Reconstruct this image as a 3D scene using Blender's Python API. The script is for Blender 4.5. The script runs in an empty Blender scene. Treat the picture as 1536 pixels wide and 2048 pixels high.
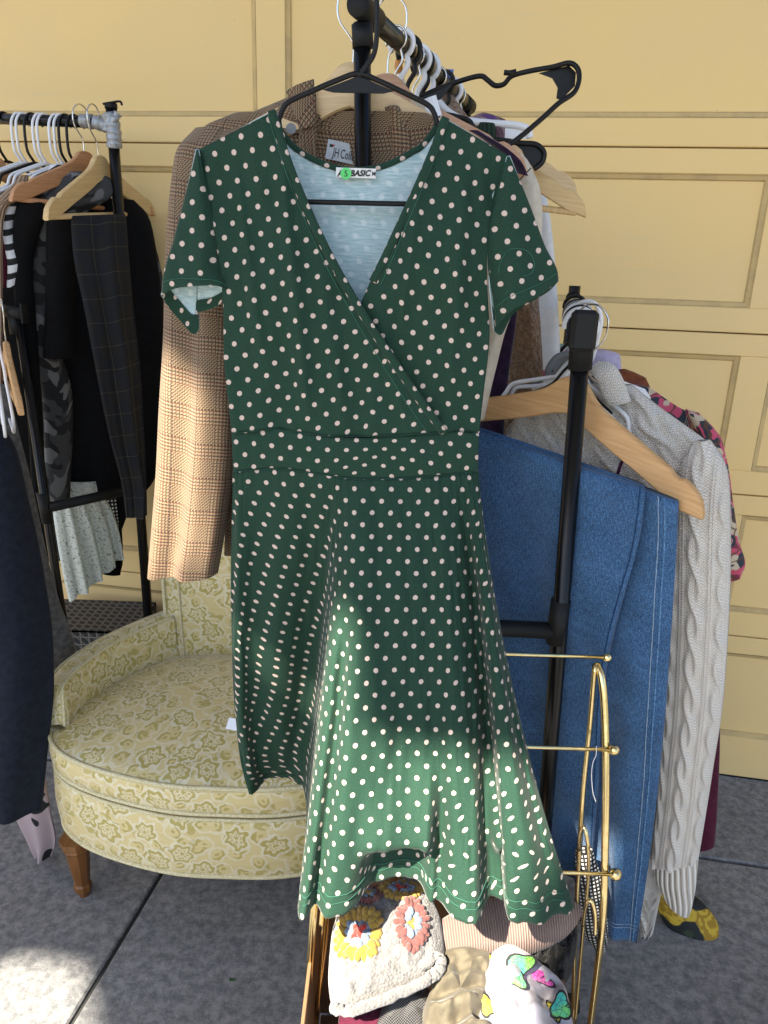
import bpy, math, random
import numpy as np
from mathutils import Matrix, Vector, noise as mnoise

random.seed(7); RNG = np.random.RandomState(7)
S = bpy.context.scene
COL = S.collection

# ------------------------------------------------------------------ camera
PITCH, ROLL, FPX = math.radians(18), math.radians(2), 1500.0
CAM = np.array([0, 0, 1.5])
FW = np.array([0, math.cos(PITCH), -math.sin(PITCH)])
_u0 = np.array([0, math.sin(PITCH), math.cos(PITCH)]); _r0 = np.array([1., 0, 0])
RT = _r0 * math.cos(ROLL) + _u0 * math.sin(ROLL)
UP = _u0 * math.cos(ROLL) - _r0 * math.sin(ROLL)
cd = bpy.data.cameras.new('camera'); cam = bpy.data.objects.new('camera', cd); COL.objects.link(cam)
cam.matrix_world = Matrix(((RT[0], UP[0], -FW[0], CAM[0]), (RT[1], UP[1], -FW[1], CAM[1]), (RT[2], UP[2], -FW[2], CAM[2]), (0, 0, 0, 1)))
cd.sensor_fit = 'VERTICAL'; cd.sensor_height = 36.0; cd.lens = 36.0 * FPX / 2048.0
cd.clip_start = 0.02; cd.clip_end = 2000
S.camera = cam

# ------------------------------------------------------------------ world, sun, exposure
TOSUN = np.array([-0.38, -0.53, 0.76]); TOSUN = TOSUN / np.linalg.norm(TOSUN)
elev = math.asin(TOSUN[2]); azim = math.atan2(TOSUN[0], TOSUN[1])
w = bpy.data.worlds.new('World'); S.world = w; w.use_nodes = True
wn = w.node_tree; bg = wn.nodes['Background']
sky = wn.nodes.new('ShaderNodeTexSky'); sky.sky_type = 'NISHITA'; sky.sun_disc = False
sky.sun_elevation = elev; sky.sun_rotation = azim; sky.air_density = 1.0; sky.dust_density = 1.2
wn.links.new(sky.outputs[0], bg.inputs[0]); bg.inputs[1].default_value = 0.066
sd = bpy.data.lights.new('sun', 'SUN'); sun = bpy.data.objects.new('sun', sd); COL.objects.link(sun)
sd.energy = 5.0; sd.angle = math.radians(0.6); sd.color = (1.0, 0.90, 0.74)
sun.rotation_euler = Vector(TOSUN).to_track_quat('Z', 'Y').to_euler(); sun.location = (-2, -4, 6)
S.view_settings.view_transform = 'Standard'; S.view_settings.look = 'None'
S.view_settings.exposure = 2.2; S.view_settings.gamma = 1.0; S.view_settings.use_curve_mapping = False

# ------------------------------------------------------------------ geometry helpers
def rays(px, py):
    px = np.asarray(px, float)[..., None]; py = np.asarray(py, float)[..., None]
    return FW + RT * (px - 768) / FPX - UP * (py - 1024) / FPX
def P(px, py, d):
    """point seen at photo position (px, py) standing d metres out along world Y"""
    v = rays(px, py); return CAM + v * (np.asarray(d, float)[..., None] / v[..., 1:2])
def PZ(px, py, z):
    v = rays(px, py); return CAM + v * ((np.asarray(z, float)[..., None] - CAM[2]) / v[..., 2:3])
def V3(a): return np.array(a, float)

def cr(ctrl, n, closed=False):
    """Catmull-Rom through control rows (k,m) sampled at n points, parameter by index"""
    c = np.asarray(ctrl, float)
    if c.ndim == 1: c = c[:, None]
    k = len(c)
    t = np.linspace(0, k if closed else k - 1, n, endpoint=not closed)
    return crt(c, t, closed)
def crt(c, t, closed=False):
    c = np.asarray(c, float); k = len(c)
    t = np.asarray(t, float)
    if closed:
        i = np.floor(t).astype(int); f = (t - i)[:, None]
        g = lambda j: c[(i + j) % k]
        p0, p1, p2, p3 = g(-1), g(0), g(1), g(2)
    else:
        i = np.clip(np.floor(t).astype(int), 0, k - 2); f = (t - i)[:, None]
        ext = np.vstack([2 * c[0] - c[1], c, 2 * c[-1] - c[-2]])
        p0, p1, p2, p3 = ext[i], ext[i + 1], ext[i + 2], ext[i + 3]
    return 0.5 * (2 * p1 + (p2 - p0) * f + (2 * p0 - 5 * p1 + 4 * p2 - p3) * f ** 2 + (3 * p1 - p0 - 3 * p2 + p3) * f ** 3)
def lin(xs, ys, x): return np.interp(x, xs, ys)
def sm(a, b, x):
    t = np.clip((np.asarray(x, float) - a) / (b - a), 0, 1); return t * t * (3 - 2 * t)

_tab = RNG.rand(256, 256) * 2 - 1
def vnoise(x, y, seed=0):
    """smooth 2-D value noise on arrays, -1..1"""
    x = np.asarray(x, float) + seed * 17.37; y = np.asarray(y, float) + seed * 5.91
    xi = np.floor(x).astype(int); yi = np.floor(y).astype(int); xf = x - xi; yf = y - yi
    xf = xf * xf * (3 - 2 * xf); yf = yf * yf * (3 - 2 * yf)
    T = lambda a, b: _tab[a % 256, b % 256]
    return (T(xi, yi) * (1 - xf) + T(xi + 1, yi) * xf) * (1 - yf) + (T(xi, yi + 1) * (1 - xf) + T(xi + 1, yi + 1) * xf) * yf

def base_of(parent):
    if parent is not None and parent.type == 'EMPTY': return Matrix(parent.matrix_basis)
    return Matrix.Identity(4)
def mesh_obj(name, verts, faces, mat, parent=None, uv=None, smooth=True, mats=None, fmat=None):
    me = bpy.data.meshes.new(name)
    me.from_pydata([tuple(map(float, v)) for v in verts], [], faces)
    if mat is not None: me.materials.append(mat)
    for m in (mats or []): me.materials.append(m)
    if fmat is not None: me.polygons.foreach_set('material_index', fmat)
    if uv is not None:
        l = me.uv_layers.new(name='UVMap'); idx = np.empty(len(me.loops), int); me.loops.foreach_get('vertex_index', idx)
        l.data.foreach_set('uv', np.asarray(uv, np.float32)[idx].ravel())
    if smooth: me.polygons.foreach_set('use_smooth', [True] * len(me.polygons))
    me.update()
    o = bpy.data.objects.new(name, me); COL.objects.link(o)
    if parent is not None:
        o.parent = parent; o.matrix_parent_inverse = base_of(parent).inverted()
    return o
def tag(o, label, cat, group=None, kind=None):
    if label: o['label'] = label
    if cat: o['category'] = cat
    if group: o['group'] = group
    if kind: o['kind'] = kind
    return o
def thing(name, label, cat, loc=(0, 0, 0), group=None):
    o = bpy.data.objects.new(name, None); COL.objects.link(o); o.empty_display_size = .05
    o.location = tuple(map(float, loc)); o.matrix_basis = Matrix.Translation(Vector(tuple(map(float, loc))))
    return tag(o, label, cat, group)

def grid_faces(nv, nu, close_u=False, off=0):
    f = []
    for j in range(nv - 1):
        for i in range(nu if close_u else nu - 1):
            a = off + j * nu + i; b = off + j * nu + (i + 1) % nu
            f.append((a, b, b + nu, a + nu))
    return f
def arc_uv(pts, anchor=0.5, u0=0.0, v0=0.0, rot=0.0):
    """metric uv for a grid pts[nv,nu,3]: arc length along rows and columns"""
    nv, nu, _ = pts.shape
    du = np.linalg.norm(np.diff(pts, axis=1), axis=2); u = np.concatenate([np.zeros((nv, 1)), np.cumsum(du, 1)], 1)
    k = int(round(anchor * (nu - 1))); u = u - u[:, k:k + 1]
    dv = np.linalg.norm(np.diff(pts, axis=0), axis=2); v = np.concatenate([np.zeros((1, nu)), np.cumsum(dv, 0)], 0)
    c, s = math.cos(rot), math.sin(rot)
    uu = u * c - v * s + u0; vv = u * s + v * c + v0
    return np.stack([uu, -vv], -1)
def grid_obj(name, pts, mat, parent=None, close_u=False, uv=None, solid=0.0, inner=None, smooth=True, offset=-1):
    nv, nu, _ = pts.shape
    if uv is None: uv = arc_uv(pts)
    F = grid_faces(nv, nu, close_u)
    n_ = np.cross(pts[1:, :-1] - pts[:-1, :-1], pts[:-1, 1:] - pts[:-1, :-1]); vw = CAM - pts[:-1, :-1]
    if np.sum(n_ * vw) > 0: F = [q[::-1] for q in F]          # outer face towards the front
    o = mesh_obj(name, pts.reshape(-1, 3), F, mat, parent, uv.reshape(-1, 2), smooth, mats=[inner] if inner else None)
    if solid:
        m = o.modifiers.new('thickness', 'SOLIDIFY'); m.thickness = solid; m.offset = offset
        if inner: m.material_offset = 1; m.material_offset_rim = 0
    return o

def tube_data(pts, r, n=10, closed=False, flat=1.0, up=None, caps=True):
    pts = np.asarray(pts, float); k = len(pts)
    r = np.broadcast_to(np.asarray(r, float), (k,)).copy()
    if closed: tan = np.roll(pts, -1, 0) - np.roll(pts, 1, 0)
    else: tan = np.gradient(pts, axis=0)
    tan /= (np.linalg.norm(tan, axis=1, keepdims=True) + 1e-12)
    a = np.array(up if up is not None else (0, 0, 1.0), float)
    if abs(np.dot(a, tan[0])) > .95: a = np.array([1.0, 0.2, 0])
    V = []; nrm = a - tan[0] * np.dot(a, tan[0]); nrm /= np.linalg.norm(nrm)
    ang = np.linspace(0, 2 * math.pi, n, endpoint=False)
    for i in range(k):
        if up is not None:
            q = np.array(up, float); q = q - tan[i] * np.dot(q, tan[i])
            if np.linalg.norm(q) > .05: nrm = q / np.linalg.norm(q)
        nrm = nrm - tan[i] * np.dot(nrm, tan[i]); nrm /= (np.linalg.norm(nrm) + 1e-12)
        bi = np.cross(tan[i], nrm)
        V.append(pts[i] + r[i] * (np.cos(ang)[:, None] * nrm * flat + np.sin(ang)[:, None] * bi))
    V = np.array(V)
    L = np.concatenate([[0], np.cumsum(np.linalg.norm(np.diff(pts, axis=0), axis=1))])
    uv = np.stack(np.broadcast_arrays((ang / (2 * math.pi))[None, :] * 2 * math.pi * r.mean(), L[:, None]), -1)
    F = grid_faces(k, n, True)
    if closed:
        b = (k - 1) * n
        F += [(b + i, b + (i + 1) % n, (i + 1) % n, i) for i in range(n)]
    elif caps:
        F += [tuple(range(n))[::-1], tuple(range((k - 1) * n, k * n))]
    return V.reshape(-1, 3), F, uv.reshape(-1, 2)
def tube(name, pts, r, mat, parent=None, n=10, closed=False, flat=1.0, up=None, smooth_n=0):
    if smooth_n: pts = cr(pts, smooth_n, closed)
    v, f, uv = tube_data(pts, r, n, closed, flat, up)
    return mesh_obj(name, v, f, mat, parent, uv)
def merge(parts):
    V, F, U = [], [], []; o = 0
    for v, f, u in parts:
        V.append(v); U.append(u if u is not None else np.zeros((len(v), 2))); F += [tuple(i + o for i in q) for q in f]; o += len(v)
    return np.vstack(V), F, np.vstack(U)
def box_data(c, sx, sy, sz, M=None, bev=0.0):
    """box with chamfered edges; c centre; M optional 3x3 axes"""
    b = min(bev, sx * .45, sy * .45, sz * .45)
    h = np.array([sx, sy, sz]) / 2
    if b <= 0:
        v = np.array([[x, y, z] for x in (-1, 1) for y in (-1, 1) for z in (-1, 1)], float) * h
        f = [(0, 1, 3, 2), (4, 6, 7, 5), (0, 4, 5, 1), (2, 3, 7, 6), (0, 2, 6, 4), (1, 5, 7, 3)]
    else:
        v = []
        for x in (-1, 1):
            for y in (-1, 1):
                for z in (-1, 1):
                    s = np.array([x, y, z])
                    for a in range(3):
                        q = s * (h - b); q[a] = s[a] * h[a]; v.append(q)
        v = np.array(v)
        id_ = lambda x, y, z, a: ((x > 0) * 4 + (y > 0) * 2 + (z > 0)) * 3 + a
        f = []
        for a in range(3):
            o1, o2 = [(1, 2), (2, 0), (0, 1)][a]
            for s in (-1, 1):
                q = []
                for (p1, p2) in ((-1, -1), (1, -1), (1, 1), (-1, 1)):
                    k = [0, 0, 0]; k[a] = s; k[o1] = p1; k[o2] = p2; q.append(id_(*k, a))
                f.append(tuple(q if s > 0 else q[::-1]))
        for a in range(3):
            o1, o2 = [(1, 2), (2, 0), (0, 1)][a]
            for p1 in (-1, 1):
                for p2 in (-1, 1):
                    k0 = [0, 0, 0]; k0[a] = -1; k0[o1] = p1; k0[o2] = p2; k1 = list(k0); k1[a] = 1
                    f.append((id_(*k0, o1), id_(*k1, o1), id_(*k1, o2), id_(*k0, o2)))
        for x in (-1, 1):
            for y in (-1, 1):
                for z in (-1, 1): f.append((id_(x, y, z, 0), id_(x, y, z, 1), id_(x, y, z, 2)))
    uv = v[:, :2] + v[:, 2:3]
    if M is not None: v = v @ np.asarray(M)
    return v + np.asarray(c, float), f, uv
def boxo(name, c, sx, sy, sz, mat, parent=None, M=None, bev=0.003):
    v, f, uv = box_data(c, sx, sy, sz, M, bev); return mesh_obj(name, v, f, mat, parent, uv, smooth=False)
def extrude_poly(pts2, thick, frame, bend=0.0, bev=0.002):
    """outline in local x,z extruded along local y; frame = (origin, X, Y, Z); strip walls plus fan caps by ear-free ordering"""
    o, X, Y, Z = frame; p = np.asarray(pts2, float); n = len(p)
    ctr = p.mean(0)
    d = p - np.roll(p, 1, 0); e = np.roll(p, -1, 0) - p
    nr = np.stack([d[:, 1] + e[:, 1], -(d[:, 0] + e[:, 0])], 1); nr /= (np.linalg.norm(nr, axis=1, keepdims=True) + 1e-9)
    area = 0.5 * np.sum(p[:, 0] * np.roll(p[:, 1], -1) - np.roll(p[:, 0], -1) * p[:, 1])
    if area < 0: nr = -nr
    inn = p - nr * bev
    rings = [(inn, -thick / 2), (p, -thick / 2 + bev), (p, thick / 2 - bev), (inn, thick / 2)]
    V = []
    for q, y in rings:
        yy = y + bend * q[:, 0] ** 2
        V.append(o + q[:, :1] * X + yy[:, None] * Y + q[:, 1:] * Z)
    V = np.vstack(V); F = grid_faces(4, n, True)
    F += [tuple(range(n))[::-1], tuple(range(3 * n, 4 * n))]
    uv = np.vstack([p] * 4)
    return V, F, uv
def ellipsoid(c, rx, ry, rz, nu=10, nv=7, M=None):
    th = np.linspace(0, math.pi, nv); ph = np.linspace(0, 2 * math.pi, nu, endpoint=False)
    v = np.stack([np.outer(np.sin(th), np.cos(ph)) * rx, np.outer(np.sin(th), np.sin(ph)) * ry, np.outer(np.cos(th), np.ones(nu)) * rz], -1).reshape(-1, 3)
    if M is not None: v = v @ np.asarray(M)
    return v + np.asarray(c, float), grid_faces(nv, nu, True), np.zeros((nu * nv, 2))

# ------------------------------------------------------------------ shader helpers
class N:
    """tiny expression builder over shader Math nodes"""
    def __init__(s, nt, x): s.nt = nt; s.x = x
    def _op(s, op, *a, clamp=False):
        n = s.nt.nodes.new('ShaderNodeMath'); n.operation = op; n.use_clamp = clamp
        for i, q in enumerate((s,) + a):
            q = q.x if isinstance(q, N) else q
            if isinstance(q, (int, float)): n.inputs[i].default_value = q
            else: s.nt.links.new(q, n.inputs[i])
        return N(s.nt, n.outputs[0])
    def __add__(s, o): return s._op('ADD', o)
    __radd__ = __add__
    def __sub__(s, o): return s._op('SUBTRACT', o)
    def __rsub__(s, o): return N(s.nt, o)._op('SUBTRACT', s)
    def __mul__(s, o): return s._op('MULTIPLY', o)
    __rmul__ = __mul__
    def __truediv__(s, o): return s._op('DIVIDE', o)
    def sin(s): return s._op('SINE')
    def cos(s): return s._op('COSINE')
    def abs(s): return s._op('ABSOLUTE')
    def floor(s): return s._op('FLOOR')
    def fract(s): return s._op('FRACT')
    def mod(s, o): return s._op('FLOORED_MODULO', o)
    def lt(s, o): return s._op('LESS_THAN', o)
    def gt(s, o): return s._op('GREATER_THAN', o)
    def min(s, o): return s._op('MINIMUM', o)
    def max(s, o): return s._op('MAXIMUM', o)
    def sqrt(s): return s._op('SQRT')
    def pow(s, o): return s._op('POWER', o)
    def clamp(s): return s._op('ADD', 0.0, clamp=True)
    def step(s, a, b):
        n = s.nt.nodes.new('ShaderNodeMapRange'); n.interpolation_type = 'SMOOTHSTEP'
        s.nt.links.new(s.x, n.inputs[0]); n.inputs[1].default_value = a; n.inputs[2].default_value = b
        return N(s.nt, n.outputs[0])
class MatB:
    def __init__(s, name):
        s.m = bpy.data.materials.new(name); s.m.use_nodes = True; s.nt = s.m.node_tree
        s.b = s.nt.nodes['Principled BSDF']
        s.tc = s.nt.nodes.new('ShaderNodeTexCoord')
    def uv(s):
        n = s.nt.nodes.new('ShaderNodeSeparateXYZ'); s.nt.links.new(s.tc.outputs['UV'], n.inputs[0])
        return N(s.nt, n.outputs[0]), N(s.nt, n.outputs[1])
    def xyz(s):
        n = s.nt.nodes.new('ShaderNodeSeparateXYZ'); s.nt.links.new(s.tc.outputs['Object'], n.inputs[0])
        return tuple(N(s.nt, n.outputs[i]) for i in range(3))
    def vec(s, x, y, z=0.0):
        n = s.nt.nodes.new('ShaderNodeCombineXYZ')
        for i, q in enumerate((x, y, z)):
            if isinstance(q, N): s.nt.links.new(q.x, n.inputs[i])
            else: n.inputs[i].default_value = q
        return n.outputs[0]
    def noise(s, scale, detail=3, vec=None, rough=.55, color=False):
        n = s.nt.nodes.new('ShaderNodeTexNoise'); n.inputs['Scale'].default_value = scale; n.inputs['Detail'].default_value = detail; n.inputs['Roughness'].default_value = rough
        s.nt.links.new(vec if vec is not None else s.tc.outputs['Object'], n.inputs['Vector'])
        return n.outputs['Color'] if color else N(s.nt, n.outputs['Fac'])
    def voro(s, scale, vec=None, feature='F1', out='Distance', rnd=1.0):
        n = s.nt.nodes.new('ShaderNodeTexVoronoi'); n.feature = feature; n.inputs['Scale'].default_value = scale; n.inputs['Randomness'].default_value = rnd
        s.nt.links.new(vec if vec is not None else s.tc.outputs['Object'], n.inputs['Vector'])
        return N(s.nt, n.outputs[out]) if out == 'Distance' else n.outputs[out]
    def mix(s, fac, a, b):
        n = s.nt.nodes.new('ShaderNodeMix'); n.data_type = 'RGBA'
        for sock, q in ((n.inputs[0], fac), (n.inputs[6], a), (n.inputs[7], b)):
            q = q.x if isinstance(q, N) else q
            if isinstance(q, (int, float)): sock.default_value = q
            elif isinstance(q, tuple): sock.default_value = (*q, 1) if len(q) == 3 else q
            else: s.nt.links.new(q, sock)
        return n.outputs[2]
    def mul(s, col, f):
        n = s.nt.nodes.new('ShaderNodeVectorMath'); n.operation = 'SCALE'
        if isinstance(col, tuple): n.inputs[0].default_value = col
        else: s.nt.links.new(col, n.inputs[0])
        if isinstance(f, N): s.nt.links.new(f.x, n.inputs['Scale'])
        else: n.inputs['Scale'].default_value = f
        return n.outputs[0]
    def done(s, col, rough=.8, bump=None, bstr=.3, bdist=.002, metal=0.0, sheen=0.0, spec=None, trans=0.0, coat=0.0):
        b = s.b
        if isinstance(col, tuple): b.inputs['Base Color'].default_value = (*col, 1)
        else: s.nt.links.new(col, b.inputs['Base Color'])
        if isinstance(rough, N): s.nt.links.new(rough.x, b.inputs['Roughness'])
        else: b.inputs['Roughness'].default_value = rough
        b.inputs['Metallic'].default_value = metal
        if spec is not None: b.inputs['Specular IOR Level'].default_value = spec
        if sheen: b.inputs['Sheen Weight'].default_value = sheen; b.inputs['Sheen Roughness'].default_value = .4
        if trans: b.inputs['Transmission Weight'].default_value = trans
        if coat: b.inputs['Coat Weight'].default_value = coat
        if bump is not None:
            n = s.nt.nodes.new('ShaderNodeBump'); n.inputs['Strength'].default_value = bstr; n.inputs['Distance'].default_value = bdist
            s.nt.links.new(bump.x, n.inputs['Height']); s.nt.links.new(n.outputs[0], b.inputs['Normal'])
        return s.m
TAU = 2 * math.pi
MT = {}
def plain(name, col, rough=.6, metal=0, var=.12, scale=40, bumpscale=300, bstr=.1, spec=None, sheen=0, coat=0):
    m = MatB(name); n = m.noise(scale, 4); c = m.mul(col, n * (2 * var) + (1 - var))
    MT[name] = m.done(c, rough, m.noise(bumpscale, 3), bstr, .001, metal, sheen, spec, coat=coat); return MT[name]

def fabric(name, col, col2=None, rough=.9, weave=900, bstr=.25, sheen=.15, var=.15, mixs=60):
    m = MatB(name); u, v = m.uv()
    n = m.noise(mixs, 4, m.tc.outputs['UV'])
    wv = (u * weave).sin() * (v * weave).sin()
    c = m.mix(n.step(.35, .65), col, col2 or tuple(x * (1 - var) for x in col))
    big = m.noise(9, 2, m.tc.outputs['UV'])
    MT[name] = m.done(m.mul(c, big * .3 + .85), rough, wv * .3 + m.noise(500, 2, m.tc.outputs['UV']), bstr, .0008, sheen=sheen, spec=.2); return MT[name]

def build_materials():
    # --- green polka-dot jersey
    for nm, bright in (('dress_green', 0),):
        m = MatB(nm); u, v = m.uv()
        a, b, r = .0294, .0186, .0038
        def lat(ou, ov):
            x = ((u + ou) / a); y = ((v + ov) / (2 * b))
            x = (x - (x + .5).floor()) * a; y = (y - (y + .5).floor()) * (2 * b)
            return (x * x + y * y).sqrt()
        wob = m.noise(160, 2, m.tc.outputs['UV'])
        dd = lat(0, 0).min(lat(a / 2, b)) + (wob - .5) * .0012
        dot = 1 - dd.step(r - .00035, r + .00035)
        weave = m.noise(1400, 2, m.tc.outputs['UV'])
        heather = m.noise(420, 3, m.tc.outputs['UV'])
        g = m.mix(heather.step(.3, .75), (.0105, .038, .0235), (.017, .055, .035))
        ring = dd.step(r - .0001, r + .0008)
        c = m.mix(dot, m.mix(ring, (.035, .05, .035), g), m.mix(heather, (.56, .425, .36), (.64, .51, .45)))
        # stray lint
        lint = m.voro(95, m.tc.outputs['UV']).lt(.028)
        c = m.mix(lint * .5, c, (.4, .45, .4))
        vline = (u * 2600).sin() * .25
        MT[nm] = m.done(c, .82, weave + vline, .28, .0006, sheen=.12, spec=.25)
    m = MatB('dress_inside'); u, v = m.uv()
    st = m.noise(1, 4, m.vec(u * 40, v * 420), rough=.7)
    a, b = .029, .0182
    def lat2(ou, ov):
        x = ((u + ou) / a); y = ((v + ov) / (2 * b)); x = (x - (x + .5).floor()) * a; y = (y - (y + .5).floor()) * (2 * b)
        return (x * x + y * y).sqrt()
    dd = lat2(.004, .003).min(lat2(a / 2 + .004, b + .003))
    c = m.mix(st.step(.3, .7), (.30, .46, .50), (.56, .68, .70))
    c = m.mix((1 - dd.step(.003, .0055)) * .45, c, (.78, .82, .83))
    MT['dress_inside'] = m.done(c, .9, st, .2, .0005, sheen=.1)
    fabric('dress_thread', (.05, .17, .12), rough=.7, sheen=0)
    fabric('dress_edge', (.012, .055, .036), rough=.85)
    # --- garage door paint
    m = MatB('door_paint')
    x, y, z = m.xyz()
    n1 = m.noise(2.2, 5); n2 = m.noise(1, 5, m.vec(x * 3, y * 3, z * 38), rough=.65)
    c = m.mix(n1.step(.3, .7), (.80, .57, .245), (.76, .555, .26))
    c = m.mix((n2.step(.58, .8) * n1.step(.4, .7)) * .45, c, (.56, .49, .32))
    sc = m.noise(1, 6, m.vec(x * 6, y * 6, z * 90), rough=.8); c = m.mix(sc.step(.68, .8) * .4, c, (.42, .36, .24))
    sp = m.noise(85, 3); c = m.mix((sp.step(.72, .78)) * .35, c, (.35, .29, .2))
    MT['door_paint'] = m.done(c, .62, n2 * .5 + m.noise(130, 4) * .6, .22, .002, spec=.3)
    m = MatB('door_molding'); x, y, z = m.xyz()
    n = m.noise(18, 5, rough=.7); n2 = m.noise(1, 5, m.vec(x * 4, y * 4, z * 60), rough=.7)
    c = m.mix(n.step(.40, .70) * .7, (.58, .42, .19), (.42, .31, .16)); c = m.mix(n2.step(.60, .80) * .4, c, (.26, .21, .14))
    MT['door_molding'] = m.done(c, .7, n, .3, .002, spec=.2)
    plain('door_gap', (.02, .015, .01), .9)
    # --- concrete
    m = MatB('concrete'); n1 = m.noise(3, 6); n2 = m.noise(42, 6, rough=.75); n3 = m.noise(330, 4, rough=.8)
    c = m.mix(n2.step(.34, .66), (.125, .128, .135), (.265, .265, .265)); c = m.mul(c, n1 * .5 + .78)
    c = m.mul(c, n3.step(.2, .75) * .55 + .68)
    blot = m.noise(11, 5, rough=.7); c = m.mix(blot.step(.6, .72) * .35, c, (.12, .125, .13))
    spk = m.voro(150).lt(.11); c = m.mix(spk * .6, c, (.10, .10, .10))
    MT['concrete'] = m.done(c, .92, n3 + n2 * .4, .5, .003, spec=.2)
    m = MatB('asphalt'); n1 = m.noise(8, 5); n2 = m.noise(160, 4, rough=.8); MT['asphalt'] = m.done(m.mul(m.mix(n2.step(.35, .7), (.035, .035, .036), (.075, .074, .072)), n1 * .5 + .75), .92, n2, .5, .004)
    plain('joint_dirt', (.035, .035, .033), .95)
    # --- blacks, metals, plastics, wood
    plain('black_plastic', (.005, .005, .0055), .45, var=.2, bstr=.05, spec=.3)
    plain('black_matte', (.007, .0073, .0078), .6, var=.2, spec=.3)
    plain('black_tube', (.005, .005, .0055), .26, var=.15, bstr=.03, spec=.3)
    plain('dark_steel', (.085, .075, .055), .26, metal=.75, var=.2, bstr=.04)
    plain('white_plastic', (.78, .78, .80), .38, var=.04, bstr=.03)
    plain('grey_plastic', (.20, .21, .22), .4, var=.05, bstr=.03)
    plain('clear_plastic', (.30, .40, .38), .25, var=.05)
    plain('orange_plastic', (.55, .22, .03), .4, var=.08)
    plain('blue_plastic', (.04, .13, .42), .4, var=.05)
    plain('steel', (.62, .60, .56), .2, metal=1.0, var=.06, bstr=.02)
    m = MatB('brass'); n = m.noise(60, 4); c = m.mix(n.step(.3, .7), (.88, .72, .38), (.74, .58, .28))
    MT['brass'] = m.done(c, n.step(.3, .8) * .16 + .13, m.noise(220, 3), .06, .001, metal=1.0)
    m = MatB('duct_tape'); n = m.noise(140, 3); MT['duct_tape'] = m.done(m.mul((.30, .31, .33), n * .5 + .75), .34, m.noise(38, 4), .6, .004, metal=.45)
    def wood(nm, c1, c2, rough=.45):
        m = MatB(nm); u, v = m.uv()
        w1 = m.noise(1, 4, m.vec(u * 9, v * 170), rough=.6); w2 = m.noise(1, 3, m.vec(u * 30, v * 700))
        c = m.mix(w1.step(.3, .7), c1, c2); c = m.mul(c, w2 * .35 + .82)
        kn = m.voro(14, m.vec(u, v)).lt(.035); c = m.mix(kn * .7, c, tuple(x * .35 for x in c1))
        MT[nm] = m.done(c, rough, w2, .08, .0006, spec=.4)
    wood('wood_natural', (.60, .36, .165), (.50, .275, .115))
    wood('wood_blond', (.66, .47, .23), (.58, .38, .165))
    wood('wood_pale', (.68, .50, .28), (.60, .42, .22))
    wood('wood_red', (.52, .27, .13), (.42, .19, .08))
    wood('wood_rose', (.58, .35, .22), (.48, .25, .14))
    wood('wood_leg', (.20, .085, .025), (.13, .05, .014), .35)
    # --- glen check wool
    m = MatB('glen_check'); u, v = m.uv(); t = .00145
    iu = (u / t).floor(); iv = (v / t).floor()
    P_ = 40.0                                          # threads in one repeat
    bu = (iu.mod(P_)).lt(18.0); bv = (iv.mod(P_)).lt(18.0)
    w4 = (iu.mod(4.0)).lt(2.0); w2 = (iu.mod(2.0)).lt(1.0); f4 = (iv.mod(4.0)).lt(2.0); f2 = (iv.mod(2.0)).lt(1.0)
    wd = bu * w4 + (1 - bu) * w2; fd = bv * f4 + (1 - bv) * f2
    tw = ((iu + iv).mod(4.0)).lt(2.0)
    dark = tw * wd + (1 - tw) * fd
    lines = (((iv.mod(P_) - 9).abs()).lt(9.0) * (iv.mod(4.0)).lt(1.0)).max(((iu.mod(P_) - 9).abs()).lt(9.0) * (iu.mod(8.0)).lt(1.0) * .7)
    red = (((iv.mod(P_ / 2)).mod(8.0)).lt(1.0) * bv).max((iu.mod(16.0)).lt(1.0) * bu) * .75
    nz = m.noise(500, 3, m.tc.outputs['UV'])
    light = m.mix(nz, (.34, .235, .14), (.26, .175, .10))
    c = m.mix(dark * .9, light, (.030, .019, .015)); c = m.mix(lines * .6, c, (.045, .028, .022)); c = m.mix(red * .45, c, (.22, .05, .03))
    MT['glen_check'] = m.done(c, .9, (u * (TAU / t)).sin() * .4 + (v * (TAU / t)).sin() * .4 + nz, .35, .0008, sheen=.12)
    # --- denim
    m = MatB('denim'); u, v = m.uv()
    tw = ((u + v) * (TAU / .0022)).sin(); sl = m.noise(1, 4, m.vec(u * 700, v * 120), rough=.7); fl = m.noise(520, 3, m.tc.outputs['UV'], rough=.8)
    big = m.noise(14, 4, m.tc.outputs['UV'])
    c = m.mix(sl.step(.3, .7), (.010, .044, .125), (.050, .135, .285))
    c = m.mix((fl.step(.46, .66)) * .6, c, (.22, .36, .54)); c = m.mix((tw * .5 + .5) * .25, c, (.010, .035, .09)); md = m.noise(1, 4, m.vec(u * 330, v * 90), rough=.8); c = m.mul(c, md.step(.28, .72) * .75 + .62)
    c = m.mul(c, big * .9 + .55)
    MT['denim'] = m.done(c, .9, tw * .4 + fl, .5, .0012, sheen=.15, spec=.15)
    m = MatB('denim_seam'); fl = m.noise(300, 3); MT['denim_seam'] = m.done(m.mix(fl.step(.4, .6), (.13, .27, .45), (.045, .13, .28)), .9, fl, .4, .001)
    fabric('denim_light', (.42, .50, .58), (.22, .32, .44))
    fabric('denim_dark', (.006, .028, .085), (.012, .045, .12))
    # --- knit (sweater)
    m = MatB('cable_knit'); u, v = m.uv()
    st = .0066
    cu = (u / st).fract() - .5; vv = v / (st * .8)
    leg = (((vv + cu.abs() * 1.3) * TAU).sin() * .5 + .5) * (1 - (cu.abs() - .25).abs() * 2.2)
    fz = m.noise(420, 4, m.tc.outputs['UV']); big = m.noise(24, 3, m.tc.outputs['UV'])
    c = m.mix(fz.step(.35, .7), (.72, .665, .59), (.88, .835, .77)); c = m.mix(big.step(.5, .75) * .4, c, (.66, .69, .74))
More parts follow.
